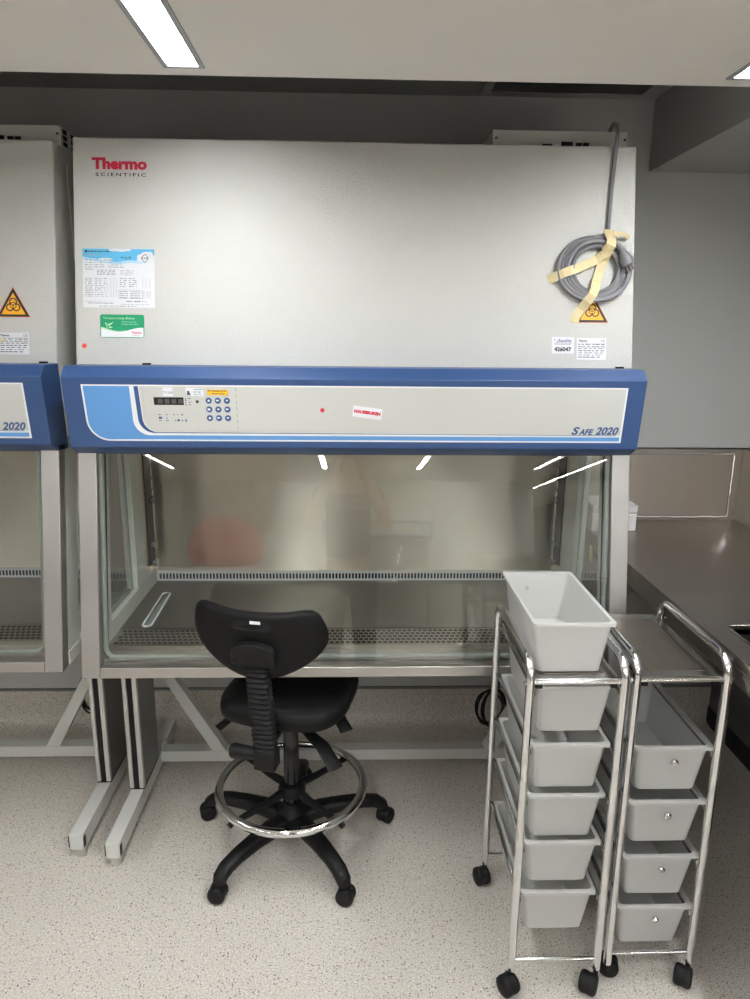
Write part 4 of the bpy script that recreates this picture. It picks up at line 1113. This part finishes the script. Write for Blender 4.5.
for sx in (-1, 1):
    MB().tube([(sx * .114, -.06, .04), (sx * .115, -.02, .05), (sx * .118, .08, .045), (sx * .12, .17, .03), (sx * .12, .20, .028)], [.03, .045, .044, .034, .015], 14, flat=.9).build('shoe', 'rubber', t, smooth=True, local=True)
hair = [[((.079 + .006) * k * math.cos(2 * PI * j / 20), .005 + .098 * k * math.sin(2 * PI * j / 20), z - (.06 if math.sin(2 * PI * j / 20) < -.2 and i == 0 else 0)) for j in range(20)] for i, (k, z) in enumerate(((1.0, 1.69), (1.04, 1.73), (.95, 1.765), (.70, 1.795), (.3, 1.808)))]
MB().rings([[Vector(p) for p in r] for r in hair]).build('hair', 'hair', t, smooth=True, local=True)
for sx in (-1, 1):
    MB().tube([(sx * .030, .098, 1.682), (sx * .030, .106, 1.682)], [.012, .006], 12).build('eye', 'white', t, smooth=True, local=True)
    MB().tube([(sx * .080, .01, 1.66), (sx * .086, .005, 1.67), (sx * .082, .0, 1.69)], [.010, .014, .009], 8).build('ear', 'skin', t, smooth=True, local=True)
    # hand with four fingers and a thumb closed on the phone
    h = MB().tube([(sx * .055, .305, 1.58), (sx * .050, .320, 1.600), (sx * .046, .330, 1.625)], [.026, .034, .026], 12, flat=.6).build('hand', 'skin', t, smooth=True, local=True)
    for k in range(4):
        z = 1.590 + .018 * k; L_ = (.052, .060, .058, .046)[k]
        MB().tube([(sx * .050, .325, z), (sx * .047, .350, z + .004), (sx * (.044 - L_ * .35), .3535, z + .006), (sx * (.044 - L_ * .6), .354, z + .006)], [.009, .0085, .008, .006], 8).build('finger', 'skin', h, smooth=True, local=True)
    MB().tube([(sx * .054, .310, 1.585), (sx * .048, .325, 1.600), (sx * .028, .328, 1.612), (sx * .018, .329, 1.622)], [.011, .010, .009, .007], 8).build('thumb', 'skin', h, smooth=True, local=True)
MB().tube([(0, .10, 1.69), (0, .118, 1.662), (0, .106, 1.650)], [.008, .014, .010], 8).build('nose', 'skin', t, smooth=True, local=True)
MB().tube([(-.022, .098, 1.628), (0, .106, 1.629), (.022, .098, 1.628)], [.003, .006, .003], 8).build('mouth', 'red', t, smooth=True, local=True)
t2 = thing('phone', (0, -.02, 1.62), 'dark phone held up by the person, seen only as a reflection', 'phone')
MB().box(-.075, .005, -.024, -.015, 1.585, 1.70).build('body', 'blackgloss', t2, bevel=.003)
plane_text('SURPLUS', .05, 'white', (.095, -.36 + .118, 1.335), (-1, 0, 0), (0, 0, 1), 'shirt_lettering', t, fit=(.19, .030))
plane_text('SOLUTIONS', .05, 'white', (.095, -.36 + .118, 1.295), (-1, 0, 0), (0, 0, 1), 'shirt_lettering', t, fit=(.19, .026))
t = thing('pink_bag', (-1.5, -4.4, .903), 'soft pink bag on the far side of the room, seen only as a reflection', 'bag')
MT['pink'] = mat('pink_cloth', rgb(226, 110, 112), 0.8)
r_ = random.Random(4)
MB().rings([[Vector((-1.5 + k * .42 * math.cos(2 * PI * j / 24) * (1 + .08 * math.sin(3 * j)), -4.4 + k * .22 * math.sin(2 * PI * j / 24), z + .03 * math.sin(j * 1.3))) for j in range(24)] for k, z in ((.85, .935), (1.0, 1.0), (1.02, 1.16), (.9, 1.32), (.6, 1.44), (.2, 1.48))]).build('pouch', 'pink', t, smooth=True, angle=80)
MB().tube([(-1.65, -4.4, 1.42), (-1.6, -4.4, 1.54), (-1.5, -4.4, 1.58), (-1.4, -4.4, 1.54), (-1.35, -4.4, 1.42)], .012, 8).build('handle', 'white', t, smooth=True)
t = thing('lab_table', (-2.0, -4.45, 0), 'white table on the far side of the room, seen only as a reflection', 'table')
MB().box(-2.9, -1.2, -4.8, -4.05, .87, .90).build('tabletop', 'white', t, bevel=.004)
for sx in (-2.85, -1.25):
    for sy in (-4.75, -4.1): MB().box(sx - .02, sx + .02, sy - .02, sy + .02, 0, .87).build('leg', 'alu', t)

# ---------------------------------------------------------------- world and view
w = bpy.data.worlds.new('world'); sc.world = w; w.use_nodes = True
w.node_tree.nodes['Background'].inputs[0].default_value = (.5, .52, .55, 1)
w.node_tree.nodes['Background'].inputs[1].default_value = .15
sc.view_settings.view_transform = 'Standard'; sc.view_settings.look = 'None'; sc.view_settings.gamma = 1
sc.view_settings.exposure = 0.80
sc.view_settings.use_curve_mapping = False
sc.cycles.max_bounces = 16; sc.cycles.diffuse_bounces = 6; sc.cycles.glossy_bounces = 6; sc.cycles.transparent_max_bounces = 24
sc.cycles.use_denoising = True
sc.cycles.sample_clamp_indirect = 8
